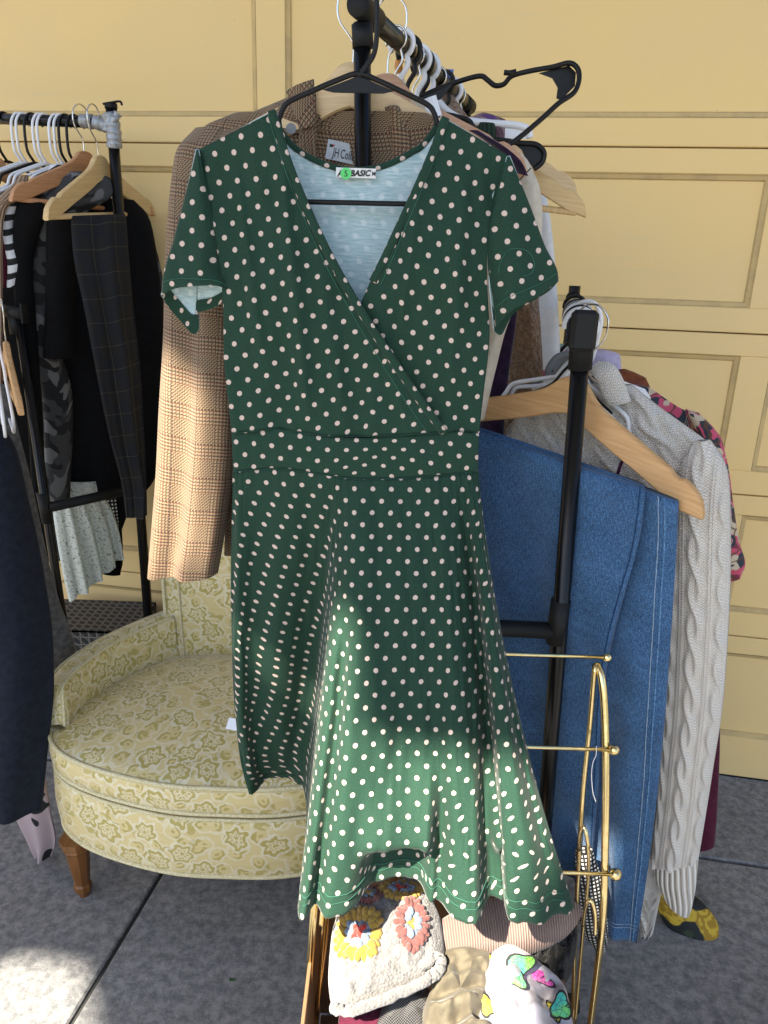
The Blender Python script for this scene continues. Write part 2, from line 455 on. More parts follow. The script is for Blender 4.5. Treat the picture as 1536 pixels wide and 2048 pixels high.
    c = m.mix((1 - leg.step(.05, .42)) * .42, c, (.30, .265, .23))
    MT['cable_knit'] = m.done(c, .95, leg + fz * .3, .9, .003, sheen=.2)
    m = MatB('rib_knit'); u, v = m.uv(); rb = (u * (TAU / .011)).sin(); fz = m.noise(420, 4, m.tc.outputs['UV'])
    c = m.mix(rb.step(-.7, .4), (.46, .41, .35), (.82, .78, .71)); c = m.mul(c, fz * .4 + .8)
    MT['rib_knit'] = m.done(c, .95, rb + fz * .3, .9, .003, sheen=.2)
    m = MatB('green_rib'); u, v = m.uv(); rb = (u * (TAU / .008)).sin(); MT['green_rib'] = m.done(m.mix(rb.step(-.6, .4), (.008, .02, .012), (.02, .055, .03)), .95, rb, .8, .003)
    m = MatB('beige_rib'); u, v = m.uv(); rb = (u * (TAU / .009)).sin(); MT['beige_rib'] = m.done(m.mix(rb.step(-.6, .4), (.27, .18, .11), (.44, .31, .21)), .95, rb, .8, .003)
    # --- brocade for the armchair
    m = MatB('brocade'); x, y, z = m.xyz(); u, v = m.uv()
    wc = m.noise(16, 2, m.tc.outputs['UV'], color=True)
    vm = m.nt.nodes.new('ShaderNodeVectorMath'); vm.operation = 'MULTIPLY_ADD'; m.nt.links.new(wc, vm.inputs[0]); vm.inputs[1].default_value = (.034, .034, 0); m.nt.links.new(m.tc.outputs['UV'], vm.inputs[2])
    wc2 = m.noise(70, 3, m.tc.outputs['UV'], color=True); vm2 = m.nt.nodes.new('ShaderNodeVectorMath'); vm2.operation = 'MULTIPLY_ADD'; m.nt.links.new(wc2, vm2.inputs[0]); vm2.inputs[1].default_value = (.016, .016, 0); m.nt.links.new(vm.outputs[0], vm2.inputs[2])
    wv = vm2.outputs[0]
    def cell(scale, rnd, off=0.0):
        src = wv
        if off:
            ad = m.nt.nodes.new('ShaderNodeVectorMath'); ad.operation = 'ADD'; m.nt.links.new(wv, ad.inputs[0]); ad.inputs[1].default_value = (off, off * .7, 0); src = ad.outputs[0]
        n = m.nt.nodes.new('ShaderNodeTexVoronoi'); n.voronoi_dimensions = '2D'; n.inputs['Scale'].default_value = scale; n.inputs['Randomness'].default_value = rnd; m.nt.links.new(src, n.inputs['Vector'])
        sb = m.nt.nodes.new('ShaderNodeVectorMath'); sb.operation = 'SUBTRACT'; m.nt.links.new(src, sb.inputs[0]); m.nt.links.new(n.outputs['Position'], sb.inputs[1])
        sp = m.nt.nodes.new('ShaderNodeSeparateXYZ'); m.nt.links.new(sb.outputs[0], sp.inputs[0]); x_, y_ = N(m.nt, sp.outputs[0]), N(m.nt, sp.outputs[1])
        sc = m.nt.nodes.new('ShaderNodeSeparateColor'); m.nt.links.new(n.outputs['Color'], sc.inputs[0])
        return (x_ * x_ + y_ * y_).sqrt(), y_._op('ARCTAN2', x_), N(m.nt, sc.outputs[0])
    r1, th1, k1 = cell(11.0, .75)
    rad = ((th1 * 6 + k1 * 6.28).cos() * .14 + .86) * .030
    f1 = r1 / rad
    band = lambda x, a, b, w: x.step(a - w, a) * (1 - x.step(b, b + w))
    fl = band(f1, .72, .98, .08).max(1 - f1.step(.12, .22)).max(band(f1, .36, .50, .06) * ((th1 * 10 + k1 * 9).cos()).step(-.2, .3))
    inside = 1 - f1.step(1.0, 1.08)
    r2, th2, k2 = cell(24, .9, 3.7)
    sc1 = band(r2, .0105, .0155, .0018) * ((th2 + k2 * 6.28).cos()).step(-.25, .25)
    sc1 = sc1.max(1 - r2.step(.0035, .005))
    r3, th3, k3 = cell(15, .8, 9.1)
    leaf = 1 - (r3 / ((((th3 * 2 + k3 * 6.28).cos()) * .5 + .5) * .020 + .004)).step(.75, 1.0)
    olive = fl.max((1 - inside) * sc1 * .95).max((1 - inside) * leaf * k3.step(.45, .5) * .85)
    pale = band(f1, 1.02, 1.22, .06).max(inside * (1 - fl) * .6).max((1 - inside) * band(r2, .017, .021, .002) * .7)
    rings = olive
    sat = m.noise(1, 3, m.vec(u * 12, v * 500), rough=.6)
    ground_ = m.mix(sat.step(.3, .7), (.64, .53, .275), (.57, .465, .21))
    pat = m.noise(30, 2, m.tc.outputs['UV'])
    c = m.mix(olive * (pat * .5 + .45), ground_, (.33, .27, .04)); c = m.mix(pale * .6, c, (.72, .68, .55))
    MT['brocade'] = m.done(c, .5, olive * .5 + pale * .5 + sat * .25, .4, .0015, sheen=.25, spec=.45)
    m = MatB('piping'); n = m.noise(260, 3); MT['piping'] = m.done(m.mix(n.step(.4, .6), (.66, .60, .40), (.52, .46, .25)), .7, n, .4, .002)
    # --- garments
    fabric('trench_cream', (.62, .56, .46), (.55, .49, .39), rough=.85)
    fabric('white_cloth', (.72, .72, .72), (.66, .66, .66))
    fabric('black_cloth', (.0025, .0025, .003), (.004, .004, .005), sheen=.0)
    fabric('black_soft', (.002, .002, .0024), (.0035, .0035, .004), sheen=.0)
    fabric('navy_cloth', (.008, .011, .020), (.012, .016, .028), sheen=.05)
    fabric('grey_marl', (.075, .075, .08), (.13, .13, .135))
    fabric('maroon', (.085, .010, .028), (.06, .008, .02))
    fabric('plum_velvet', (.014, .006, .022), (.03, .012, .04), sheen=.5)
    fabric('purple_strap', (.06, .01, .05), (.05, .01, .04))
    fabric('rust', (.20, .055, .018), (.14, .035, .012), rough=.5)
    fabric('lavender', (.50, .44, .60), (.42, .37, .52))
    fabric('sage', (.28, .36, .31), (.22, .30, .26))
    fabric('khaki', (.135, .118, .084), (.105, .09, .064))
    fabric('label_white', (.80, .80, .78), (.74, .74, .73), sheen=0)
    fabric('label_grey', (.52, .55, .58), (.46, .49, .53), rough=.5, sheen=0)
    plain('ink', (.012, .012, .014), .7); plain('ink_red', (.45, .02, .03), .7)
    plain('sticker_green', (.10, .62, .16), .5, var=.05)
    plain('paper', (.78, .80, .86), .7, var=.03)
    plain('cardboard', (.22, .125, .062), .9, var=.15)
    m = MatB('teddy'); n = m.noise(130, 5, rough=.75); vo = m.voro(110)
    MT['teddy'] = m.done(m.mix(n.step(.3, .7), (.15, .075, .033), (.36, .20, .095)), .95, n - vo, 1.0, .008, sheen=.4)
    m = MatB('black_fur'); n = m.noise(1, 4, m.vec(*[q * k for q, k in zip(m.xyz(), (260, 260, 70))])); MT['black_fur'] = m.done(m.mix(n.step(.4, .7), (.002, .002, .0025), (.010, .010, .012)), .8, n, 1.0, .008, sheen=.1)
    # camo
    m = MatB('camo'); n1 = m.noise(13, 1.5, m.tc.outputs['UV']); n2 = m.noise(16, 1.5, m.vec(*[q + 7.3 for q in m.uv()])); fz = m.noise(500, 2, m.tc.outputs['UV'])
    c = m.mix(n1.step(.48, .50), (.014, .014, .015), (.05, .05, .052)); c = m.mix(n2.step(.56, .575), c, (.15, .15, .15)); c = m.mix(n1.step(.62, .63), c, (.012, .012, .013))
    MT['camo'] = m.done(m.mul(c, fz * .6 + .7), .95, fz, .3, .001)
    # stripes, plaid, small florals
    m = MatB('stripe'); u, v = m.uv(); s_ = ((v * (TAU / .034)).sin()).step(-.25, -.1); MT['stripe'] = m.done(m.mix(s_, (.012, .012, .014), (.66, .66, .68)), .9, m.noise(500, 2), .2)
    m = MatB('plaid_navy'); u, v = m.uv(); q = .058
    lu = (((u / q).fract() - .5).abs()).lt(.011); lv = (((v / q).fract() - .5).abs()).lt(.010)
    nb = m.noise(8, 2, m.tc.outputs['UV']); c = m.mix(((u / q).floor() + (v / q).floor()).mod(2.0), (.0030, .0036, .0075), (.0045, .0045, .0052)); c = m.mix(lu.max(lv) * .5, c, (.11, .095, .04))
    MT['plaid_navy'] = m.done(c, .92, m.noise(500, 2), .2)
    m = MatB('mint_floral'); vo = m.voro(95, m.tc.outputs['UV'], 'DISTANCE_TO_EDGE'); nn = m.noise(120, 2, m.tc.outputs['UV'])
    c = m.mix((1 - vo.step(.025, .05)) * nn.step(.48, .56), (.60, .63, .57), (.035, .04, .04)); MT['mint_floral'] = m.done(c, .9, m.noise(500, 2), .2)
    m = MatB('dot_black'); u, v = m.uv(); x_ = (u / .011).fract() - .5; y_ = (v / .011).fract() - .5
    MT['dot_black'] = m.done(m.mix(((x_ * x_ + y_ * y_).sqrt()).lt(.27), (.008, .008, .009), (.7, .7, .68)), .9, m.noise(500, 2), .2)
    m = MatB('check_bw'); u, v = m.uv(); x_ = (u / .008).fract(); y_ = (v / .008).fract()
    MT['check_bw'] = m.done(m.mix(x_.lt(.5) * y_.lt(.5), (.008, .008, .009), (.62, .6, .56)), .9, m.noise(500, 2), .2)
    m = MatB('paisley'); wc = m.noise(16, 2, m.tc.outputs['UV'], color=True)
    vm = m.nt.nodes.new('ShaderNodeVectorMath'); vm.operation = 'MULTIPLY_ADD'; m.nt.links.new(wc, vm.inputs[0]); vm.inputs[1].default_value = (.07, .07, 0); m.nt.links.new(m.tc.outputs['UV'], vm.inputs[2])
    n1 = m.noise(17, 1.2, vm.outputs[0]); d1 = m.voro(13, vm.outputs[0]); n3 = m.noise(29, 1, vm.outputs[0]); e1 = m.voro(13, vm.outputs[0], 'DISTANCE_TO_EDGE')
    c = m.mix(n1.step(.46, .48), (.52, .43, .31), (.50, .065, .13)); c = m.mix(n1.step(.60, .615), c, (.16, .02, .05)); c = m.mix(n3.step(.55, .565), c, (.020, .028, .045))
    c = m.mix((1 - e1.step(.015, .035)) * .9, c, (.10, .045, .02)); c = m.mix((d1.lt(.16)), c, (.45, .20, .02)); c = m.mix(((d1 * 95).sin().gt(.55) * d1.lt(.4)) * .6, c, (.55, .46, .34))
    MT['paisley'] = m.done(c, .8, n1, .2, .001, sheen=.1)
    m = MatB('rose_black'); wc = m.noise(14, 3, m.tc.outputs['UV']); n1 = m.noise(8, 2.5, m.tc.outputs['UV']); pet = ((wc * 42).sin())
    c = m.mix(n1.step(.50, .525), (.006, .008, .007), m.mix(pet.step(-.4, .5), (.50, .34, .025), (.30, .17, .008))); c = m.mix((m.noise(15, 2, m.vec(*[q + 3.1 for q in m.uv()])).step(.62, .64)), c, (.02, .035, .015)); MT['rose_black'] = m.done(c, .75, pet, .2, .001)
    m = MatB('scarf'); n1 = m.noise(1, 4, m.vec(*[q * k for q, k in zip(m.uv(), (130, 9))])); n2 = m.noise(20, 3, m.tc.outputs['UV'])
    c = m.mix(n1.step(.4, .6), (.30, .19, .20), (.085, .035, .06)); c = m.mix(n2.step(.6, .64), c, (.10, .03, .19)); MT['scarf'] = m.done(c, .7, n1, .4, .002)
    m = MatB('cow_print'); n1 = m.noise(9, 2, m.tc.outputs['UV']); MT['cow_print'] = m.done(m.mix(n1.step(.57, .58), (.36, .28, .29), (.008, .008, .009)), .85, m.noise(400, 2), .2)
    m = MatB('lattice'); u, v = m.uv(); q = .026; x_ = ((u / q).fract() - .5).abs(); y_ = ((v / q).fract() - .5).abs(); dg = (((u + v) / q).fract() - .5).abs()
    MT['lattice'] = m.done(m.mix((x_.lt(.06)).max(y_.lt(.06)).max(dg.lt(.06)), (.012, .012, .013), (.16, .15, .14)), .7, m.noise(300, 2), .2)
    m = MatB('corduroy'); u, v = m.uv(); rb = (u * (TAU / .0042)).sin(); fz = m.noise(300, 3, m.tc.outputs['UV'])
    MT['corduroy'] = m.done(m.mul(m.mix(rb.step(-.8, .3), (.17, .108, .088), (.28, .19, .16)), fz * .3 + .85), .95, rb, .8, .002, sheen=.3)
    m = MatB('wool_cream'); n = m.noise(260, 4, rough=.7); vo = m.voro(190); MT['wool_cream'] = m.done(m.mix(n.step(.3, .7), (.15, .147, .148), (.23, .22, .213)), .98, n - vo * .8, 1.0, .004, sheen=.5)
    for nm, c1 in (('yarn_yellow', (.33, .20, .03)), ('yarn_blue', (.16, .215, .31)), ('yarn_red', (.45, .03, .02)), ('yarn_rose', (.185, .062, .055))):
        m = MatB(nm); n = m.noise(1, 3, m.vec(*[q * k for q, k in zip(m.xyz(), (700, 300, 300))])); MT[nm] = m.done(m.mul(c1, n * .7 + .62), .95, n, .9, .003, sheen=.4)
    m = MatB('satin_white'); n = m.noise(20, 3); MT['satin_white'] = m.done(m.mix(n, (.29, .275, .32), (.36, .345, .39)), .42, n, .2, .002, sheen=.2)
    m = MatB('mesh_silver'); u, v = m.uv(); g_ = ((u * (TAU / .0045)).sin() * (v * (TAU / .0045)).sin()); MT['mesh_silver'] = m.done(m.mix(g_.step(-.1, .3), (.03, .03, .032), (.30, .30, .31)), .35, g_, .8, .002, metal=.5)
    m = MatB('butterfly_wing'); u, v = m.uv(); vo = m.voro(130, m.tc.outputs['UV'], 'DISTANCE_TO_EDGE'); n = m.noise(22, 2, m.tc.outputs['UV'])
    c = m.mix(n.step(.35, .65), (.18, .55, .05), (.04, .42, .42)); c = m.mix(1 - vo.step(.02, .05), c, (.01, .01, .012)); MT['butterfly_wing'] = m.done(c, .5)
    m = MatB('butterfly_pink'); vo = m.voro(130, m.tc.outputs['UV'], 'DISTANCE_TO_EDGE'); MT['butterfly_pink'] = m.done(m.mix(1 - vo.step(.02, .05), (.60, .08, .35), (.01, .01, .012)), .5)
    m = MatB('butterfly_yellow'); vo = m.voro(130, m.tc.outputs['UV'], 'DISTANCE_TO_EDGE'); MT['butterfly_yellow'] = m.done(m.mix(1 - vo.step(.02, .06), (.60, .52, .04), (.01, .01, .012)), .5)
    m = MatB('leaf_green'); MT['leaf_green'] = m.done((.02, .07, .02), .6)
    m = MatB('canvas'); n = m.noise(30, 3); MT['canvas'] = m.done(m.mul((.34, .33, .30), n * .3 + .85), .9)
build_materials()

# ================================================================== SETTING
YAW = math.radians(9.5)
DE = np.array([math.cos(YAW), -math.sin(YAW), 0]); DN = np.array([math.sin(YAW), math.cos(YAW), 0]); DQ = np.array([1.1874, 2.0089, 0]); ZU = np.array([0, 0, 1.])
DAX = np.array([DE, DN, ZU])
def DP(a, z, n): return DQ + DE * a + DN * n + ZU * z

g = mesh_obj('ground', [(-150, -150, -.014), (150, -150, -.014), (150, 150, -.014), (-150, 150, -.014)], [(0, 1, 2, 3)], MT['asphalt'], smooth=False)
tag(g, None, None, kind='structure')
pv = thing('pavement', None, None); pv['kind'] = 'structure'
jn = mesh_obj('joint_bed', [tuple(DP(a, -.010, n)) for a, n in ((-10.4, -4.79), (7.1, -4.79), (7.1, .6), (-10.4, .6))], [(0, 1, 2, 3)], MT['joint_dirt'], pv, smooth=False)
SL = 2.2
for i in range(-4, 4):
    for j in range(-2, 1):
        a0 = -1.628 + i * SL; n0 = -.385 + j * SL; n1 = n0 + SL
        if n0 > .5: continue
        n1 = min(n1, .55)
        boxo('slab', DP(a0 + SL / 2, -.03, (n0 + n1) / 2), SL - .011, n1 - n0 - .011, .06, MT['concrete'], pv, DAX, .004)

# garage door ------------------------------------------------------
door = thing('garage_door', 'pale yellow painted sectional garage door with recessed panels behind the racks', 'garage door', DP(-.9, 0, 0))
zs = [.004, .489, .925, 1.366, 1.814, 2.262]; low = [.143, .079, .070, .066, .068]; top = [.058, .060, .059, .061, .061]
stiles = [-4.236, -2.894, -1.552, -.21, 1.132]; hw = .0405
for k in range(5):
    z0, z1 = zs[k] + .0017, zs[k + 1] - .0017
    parts = []
    A0, A1 = stiles[0] - hw, stiles[-1] + hw
    parts.append(box_data(DP((A0 + A1) / 2, (z0 + zs[k] + low[k]) / 2, .018), A1 - A0, .036, zs[k] + low[k] - z0, DAX, .0022))
    parts.append(box_data(DP((A0 + A1) / 2, (z1 + zs[k + 1] - top[k]) / 2, .018), A1 - A0, .036, z1 - zs[k + 1] + top[k], DAX, .0022))
    p0, p1 = zs[k] + low[k], zs[k + 1] - top[k]
    for s_ in stiles:
        parts.append(box_data(DP(s_, (p0 + p1) / 2, .0185), 2 * hw, .036, p1 - p0, DAX, .0015))
    v, f, uv = merge(parts)
    sec = mesh_obj('section', v, f, MT['door_paint'], door, uv, smooth=False)
    for c in range(4):
        a0, a1 = stiles[c] + hw, stiles[c + 1] - hw
        R = []
        for ins, dep in ((0, .0005), (.003, .004), (.0115, .0075), (.0135, .0125), (.0150, .0128)):
            R.append([DP(a0 + ins, p0 + ins, dep), DP(a1 - ins, p0 + ins, dep), DP(a1 - ins, p1 - ins, dep), DP(a0 + ins, p1 - ins, dep)])
        V = np.array(R).reshape(-1, 3); F = grid_faces(5, 4, True) + [(16, 17, 18, 19)]
        mesh_obj('panel', V, F, MT['door_molding'], sec, None, False, mats=[MT['door_paint']], fmat=[0] * (len(F) - 1) + [1])
boxo('backing', DP(-1.55, 1.13, .05), 5.5, .02, 2.27, MT['door_gap'], door, DAX, 0)
boxo('bottom_seal', DP(-1.55, .004, .012), 5.4, .02, .016, MT['black_matte'], door, DAX, .002)
hd = thing('house_wall', 'painted house wall above the garage door', 'wall', DP(-.9, 2.27, 0))
boxo('lintel', DP(-1.55, 2.62, .05), 9.0, .14, .70, MT['door_paint'], hd, DAX, .004)
for a in (-6.1, 3.0): boxo('side_wall', DP(a, 1.135, .06), 3.5 if a < 0 else 3.4, .12, 2.265, MT['door_paint'], hd, DAX, .004)

# added canopy out of frame, outline cut to cast the wanted sun and shade
cn = thing('added_shade_canopy', 'unseen canvas canopy added overhead, cut to shape sun and shade on the racks', 'canopy', (3.0, 2.1, 0))
ZC = 5.0
def added_canopy_piece(name, poly):
    p = np.array(poly, float); n = len(p)
    V = np.vstack([np.c_[p, np.full(n, ZC)], np.c_[p, np.full(n, ZC + .006)]])
    F = [tuple(range(n))[::-1], tuple(range(n, 2 * n))] + [(i, (i + 1) % n, n + (i + 1) % n, n + i) for i in range(n)]
    return mesh_obj(name, V, F, MT['canvas'], cn, None, False)
def sunproj(p):
    p = np.asarray(p, float); return (p + TOSUN * (ZC - p[2]) / TOSUN[2])[:2]
SP = lambda *p: tuple(sunproj(p))
main = [SP(5.0, .5, 0), SP(.28, .5, .2), SP(.30, 1.0, .36), SP(.31, .96, .79), SP(-.02, .985, .82), SP(-.05, 1.02, 1.0), SP(-.10, 1.03, 1.06), SP(-.16, 1.0, .95),  # outline traced back along the sun from where lit patches should fall
        (-2.395, -1.60), SP(-.27, 1.25, .95), SP(-.27, 1.26, 1.24), SP(-.38, 1.29, 1.34), SP(-.47, 1.29, 1.30), SP(-.47, 1.27, .92), (-2.415, -1.60), SP(-.18, 1.0, .94), SP(-.205, .93, .55), SP(-.17, .6, .3),
        SP(-.45, .5, 0), SP(-.548, 1.10, 0), SP(-.64, 1.262, 0), SP(-.783, 1.285, 0), SP(-.90, 1.22, 0), SP(-2.7, 1.30, 0), SP(-2.7, 3.6, 2.2), SP(5.0, 3.0, 2.2)]
added_canopy_piece('added_shade_sheet', main)
for x, y in ((main[-1][0] - .1, main[-1][1] - .1), (main[-2][0] + .1, main[-2][1] - .1), (main[0][0] - .1, main[0][1] + .1)):
    tube('added_pole', [(x, y, 0), (x, y, ZC)], .02, MT['steel'], cn)  # supports added to carry the unseen sheet

# ================================================================== HANGERS
def frame_of(apex, xdir, lean=0.0):
    X = V3(xdir) / np.linalg.norm(xdir); Yv = np.cross(ZU, X); Yv /= np.linalg.norm(Yv); Z = np.cross(X, Yv)
    if lean:
        Yn = Yv * math.cos(lean) + Z * math.sin(lean); Z = Z * math.cos(lean) - Yv * math.sin(lean); Yv = Yn
    return V3(apex), X, Yv, Z
def loc2(fr, pts, sc=1.0, y=0.0):
    o, X, Y, Z = fr; p = np.asarray(pts, float) * sc
    return o + p[:, :1] * X + p[:, 1:2] * Z + y * Y
HK = [(0, -.004), (.010, .008), (.021, .024), (.0245, .045), (.0245, .078), (.021, .100), (.008, .117), (-.010, .118), (-.025, .107), (-.031, .092)]
def plastic_hanger(label, apex, xdir, mat='black_plastic', sc=1.0, lean=0, name='clothes_hanger', group=None, mirror=1, web=True):
    fr = frame_of(apex, xdir, lean); M = MT[mat]
    t = thing(name, label, 'hanger', V3(apex) - np.array([0, 0, .168 * sc]), group)
    arm = [(.0, 0), (.03, -.009), (.065, -.023), (.098, -.037), (.108, -.048), (.113, -.060), (.124, -.069), (.165, -.088), (.200, -.108), (.214, -.126), (.211, -.148), (.196, -.164), (.17, -.168)]
    loop = [(-x, z) for x, z in arm[::-1][:-1]] + arm
    lp = cr(loop, 90); lp = np.vstack([lp, [[.1, -.168], [0, -.168], [-.1, -.168]]])
    tube('shoulder_frame', loc2(fr, lp, sc), .0037 * sc, M, t, 8, True)
    tube('hook', loc2(fr, cr([(mirror * x, z) for x, z in HK], 40), sc), .0036 * sc, M, t, 8)
    if web:
        pl = [(0, -.003), (.05, -.021), (.035, -.0245), (-.035, -.0245), (-.05, -.021)]
        v, f, uv = extrude_poly(np.array(pl) * sc, .002, fr, bev=.0004); mesh_obj('web', v, f, M, t, uv, False)
    return t
WT = [(0, .001), (.012, 0), (.022, -.006), (.033, -.018), (.050, -.030), (.085, -.046), (.125, -.063), (.158, -.077), (.166, -.081), (.170, -.087), (.175, -.088), (.182, -.086), (.195, -.092), (.210, -.104), (.2175, -.117), (.221, -.129)]
WB = [(.195, -.127), (.160, -.112), (.120, -.095), (.080, -.079), (.045, -.064), (.020, -.052), (0, -.046)]
def wooden_hanger(label, apex, xdir, mat='wood_natural', sc=1.0, lean=0, bend=0.0, bar=True, group=None, name='wooden_hanger', mirror=1, thick=.013, hook=True, fat=0.0):
    fr = frame_of(apex, xdir, lean)
    t = thing(name, label, 'hanger', V3(apex) - np.array([0, 0, .13 * sc]), group)
    half = cr(WT, 40); hb = cr(WB, 22); hb = hb - np.array([0, fat])
    out = np.vstack([half, hb]); left = out[::-1][1:-1] * np.array([-1, 1])
    poly = np.vstack([out, left]) * sc
    # caps are strip-filled between upper and lower curve so the concave outline is safe
    o, X, Y, Z = fr; n = 31
    xs = np.concatenate([np.linspace(-1, 1, 61)]) * .2195
    topz = np.interp(np.abs(xs), half[:, 0], half[:, 1]); botz = np.interp(np.abs(xs), hb[::-1, 0], hb[::-1, 1])
    botz = np.where(np.abs(xs) > .195, np.interp(np.abs(xs), [.195, .2195], [botz[np.abs(xs) <= .195].min(), -.131]), botz)
    botz = np.minimum(botz, topz - .002)
    b = .0022; rows = []
    for zz, yy in ((topz - b, -1), (topz, -.6), (topz, .6), (topz - b, 1), (botz + b, 1), (botz, .6), (botz, -.6), (botz + b, -1)):
        y = yy * thick / 2 + bend * xs ** 2
        rows.append(o + sc * (xs[:, None] * X + zz[:, None] * Z + y[:, None] * Y))
    pts = np.array(rows).transpose(1, 0, 2)
    uv = np.stack(np.broadcast_arrays(xs[:, None], np.stack([topz, topz + .003, topz + .006, topz + .004, botz, botz - .003, botz - .006, botz], 1)), -1)
    v = pts.reshape(-1, 3); F = grid_faces(61, 8, True) + [tuple(range(8))[::-1], tuple(range(60 * 8, 61 * 8))]
    mesh_obj('shoulder_bar', v, F, MT[mat], t, uv.reshape(-1, 2), True).data.polygons.foreach_set('use_smooth', [False] * len(F))
    if bar:
        yb = bend * .195 ** 2
        tube('trouser_bar', loc2(fr, [(-.202, -.124), (0, -.124), (.202, -.124)], sc, yb * sc), .0058 * sc, MT[mat], t, 10)
    if hook:
        hk = [(0, -.006), (0, .022), (.006, .034), (.021, .052), (.0255, .070), (.021, .090), (.004, .102), (-.014, .097), (-.0235, .080)]
        tube('hook', loc2(fr, cr([(mirror * x, z) for x, z in hk], 40), sc), .0017, MT['steel'], t, 8)
    return t

# ================================================================== CLOTH
def cloth(name, rows, mat, parent=None, thick=.03, folds=(), nu=30, nv=60, seed=0, wr=.003, wrs=14, disp=None, anchor=.5, rot=0., t0=0.0, u0=0., shape=.5, backmat=None, cap=False):
    """closed tube of cloth; rows = (xl, yl, dl, xr, yr, dr) down the piece, photo positions with distance"""
    R = np.asarray(rows, float)
    if R.shape[1] == 5: R = np.stack([R[:, 1], R[:, 0], R[:, 3], R[:, 2], R[:, 0], R[:, 4]], 1)   # (y, xl, xr, dl, dr)
    L = P(R[:, 0], R[:, 1], R[:, 2]); Q = P(R[:, 3], R[:, 4], R[:, 5])
    seg = .5 * (np.linalg.norm(np.diff(L, axis=0), axis=1) + np.linalg.norm(np.diff(Q, axis=0), axis=1)) + 1e-5
    cum = np.concatenate([[0], np.cumsum(seg)]); tt = np.linspace(0, cum[-1], nv); tk = np.interp(tt, cum, np.arange(len(R)))
    Lr = crt(L, tk); Qr = crt(Q, tk)
    s = .5 - .5 * np.cos(np.linspace(0, math.pi, nu)); s = .55 * s + .45 * np.linspace(0, 1, nu)
    prof = np.power(np.clip(1 - (2 * s - 1) ** 2, 0, 1), shape)
    front = Lr[:, None] * (1 - s)[None, :, None] + Qr[:, None] * s[None, :, None]
    T = (tt / cum[-1])[:, None]; SS = s[None, :]
    w_ = np.linalg.norm(Qr - Lr, axis=1)[:, None]
    nrm = np.cross(Qr - Lr, np.array([0, 0, 1.])); nrm /= (np.linalg.norm(nrm, axis=1, keepdims=True) + 1e-9)
    nrm = np.where(nrm[:, 1:2] > 0, -nrm, nrm)[:, None, :]     # towards the viewer
    off = np.zeros((nv, nu))
    for (amp, fr, ph, dr, grow) in folds:
        off += amp * (T ** grow) * np.sin(TAU * (fr * SS + ph + dr * T))
    metr = SS * w_; vv = np.broadcast_to(tt[:, None], off.shape)
    off += wr * (vnoise(metr * wrs, vv * wrs * .45, seed) + .5 * vnoise(metr * wrs * 2.3, vv * wrs, seed + 3))
    off *= np.minimum(1, prof * 2.2)
    th = thick * np.minimum(1, w_ / max(thick * 1.5, 1e-6))
    f_ = front + nrm * (th / 2 * prof + off)[..., None]
    b_ = front + nrm * (-th / 2 * prof + off * .6)[..., None]
    uvf = arc_uv(f_, anchor, u0=u0, rot=rot)
    if disp is not None:
        f_ = f_ + nrm * (disp(uvf[..., 0], -uvf[..., 1]) * np.minimum(1, prof * 1.6))[..., None]
    pts = np.concatenate([f_, b_[:, ::-1][:, 1:-1]], 1)
    uvb = arc_uv(b_, anchor, u0=u0 + .31, rot=rot)[:, ::-1][:, 1:-1]
    uv = np.concatenate([uvf, uvb], 1)
    nn = pts.shape[1]; F = grid_faces(nv, nn, True)
    if cap: F += [tuple(range(nn))[::-1], tuple(range((nv - 1) * nn, nv * nn))]
    o = mesh_obj(name, pts.reshape(-1, 3), F, MT[mat], parent, uv.reshape(-1, 2))
    o['front'] = 0; del o['front']
    return o, f_, uvf
def garment(name, label, cat, rows, mat, group=None, **k):
    o, f, uv = cloth(name, rows, mat, None, **k); tag(o, label, cat, group); return o

# ================================================================== CENTRE RACK (double rail)
rk = thing('garment_rack', 'black double rail garment rack in the middle holding dress, blazer and jeans', 'clothes rack', P(705, 1900, 1.2) * np.array([1, 1, 0]))
tA = P(724, 30, 1.20); tB = P(726, 335, 1.20); dirp = (tB - tA); dirp /= np.linalg.norm(dirp); gx = lambda p, z: p + dirp * ((z - p[2]) / dirp[2])
tube('tall_post', [gx(tA, tA[2] - .01), gx(tA, .03)], .0122, MT['black_tube'], rk, 20)
tube('post_sleeve', [gx(tA, tA[2] - .012), P(726, 96, 1.20)], .0150, MT['black_matte'], rk, 20)
r1a = P(714, 6, 1.172); r1b = P(932, 208, 1.80)
rd = (r1b - r1a) / np.linalg.norm(r1b - r1a)
tube('rail_socket', [r1a, r1a + rd * .004, r1a + rd * .075], [.0150, .0165, .0160], MT['black_matte'], rk, 24)
tube('tall_rail', [r1a + rd * .07, r1a + rd * .42], .0135, MT['dark_steel'], rk, 18)
tube('tall_rail_sleeve', [r1a + rd * .42, r1b], .0148, MT['dark_steel'], rk, 18)
tube('rail_socket', [r1b - rd * .03, r1b + rd * .03], .0165, MT['black_matte'], rk, 18)
tube('tall_post', [r1b - np.array([0, 0, .0]), np.array([r1b[0], r1b[1], .03])], .0125, MT['black_tube'], rk, 14)
lA = P(1163, 690, 1.20); lB = P(1096, 1560, 1.20); ld = (lB - lA) / np.linalg.norm(lB - lA); gl_ = lambda z: lA + ld * ((z - lA[2]) / ld[2])
tube('low_post', [gl_(1.36), gl_(.03)], .0143, MT['black_tube'], rk, 20)
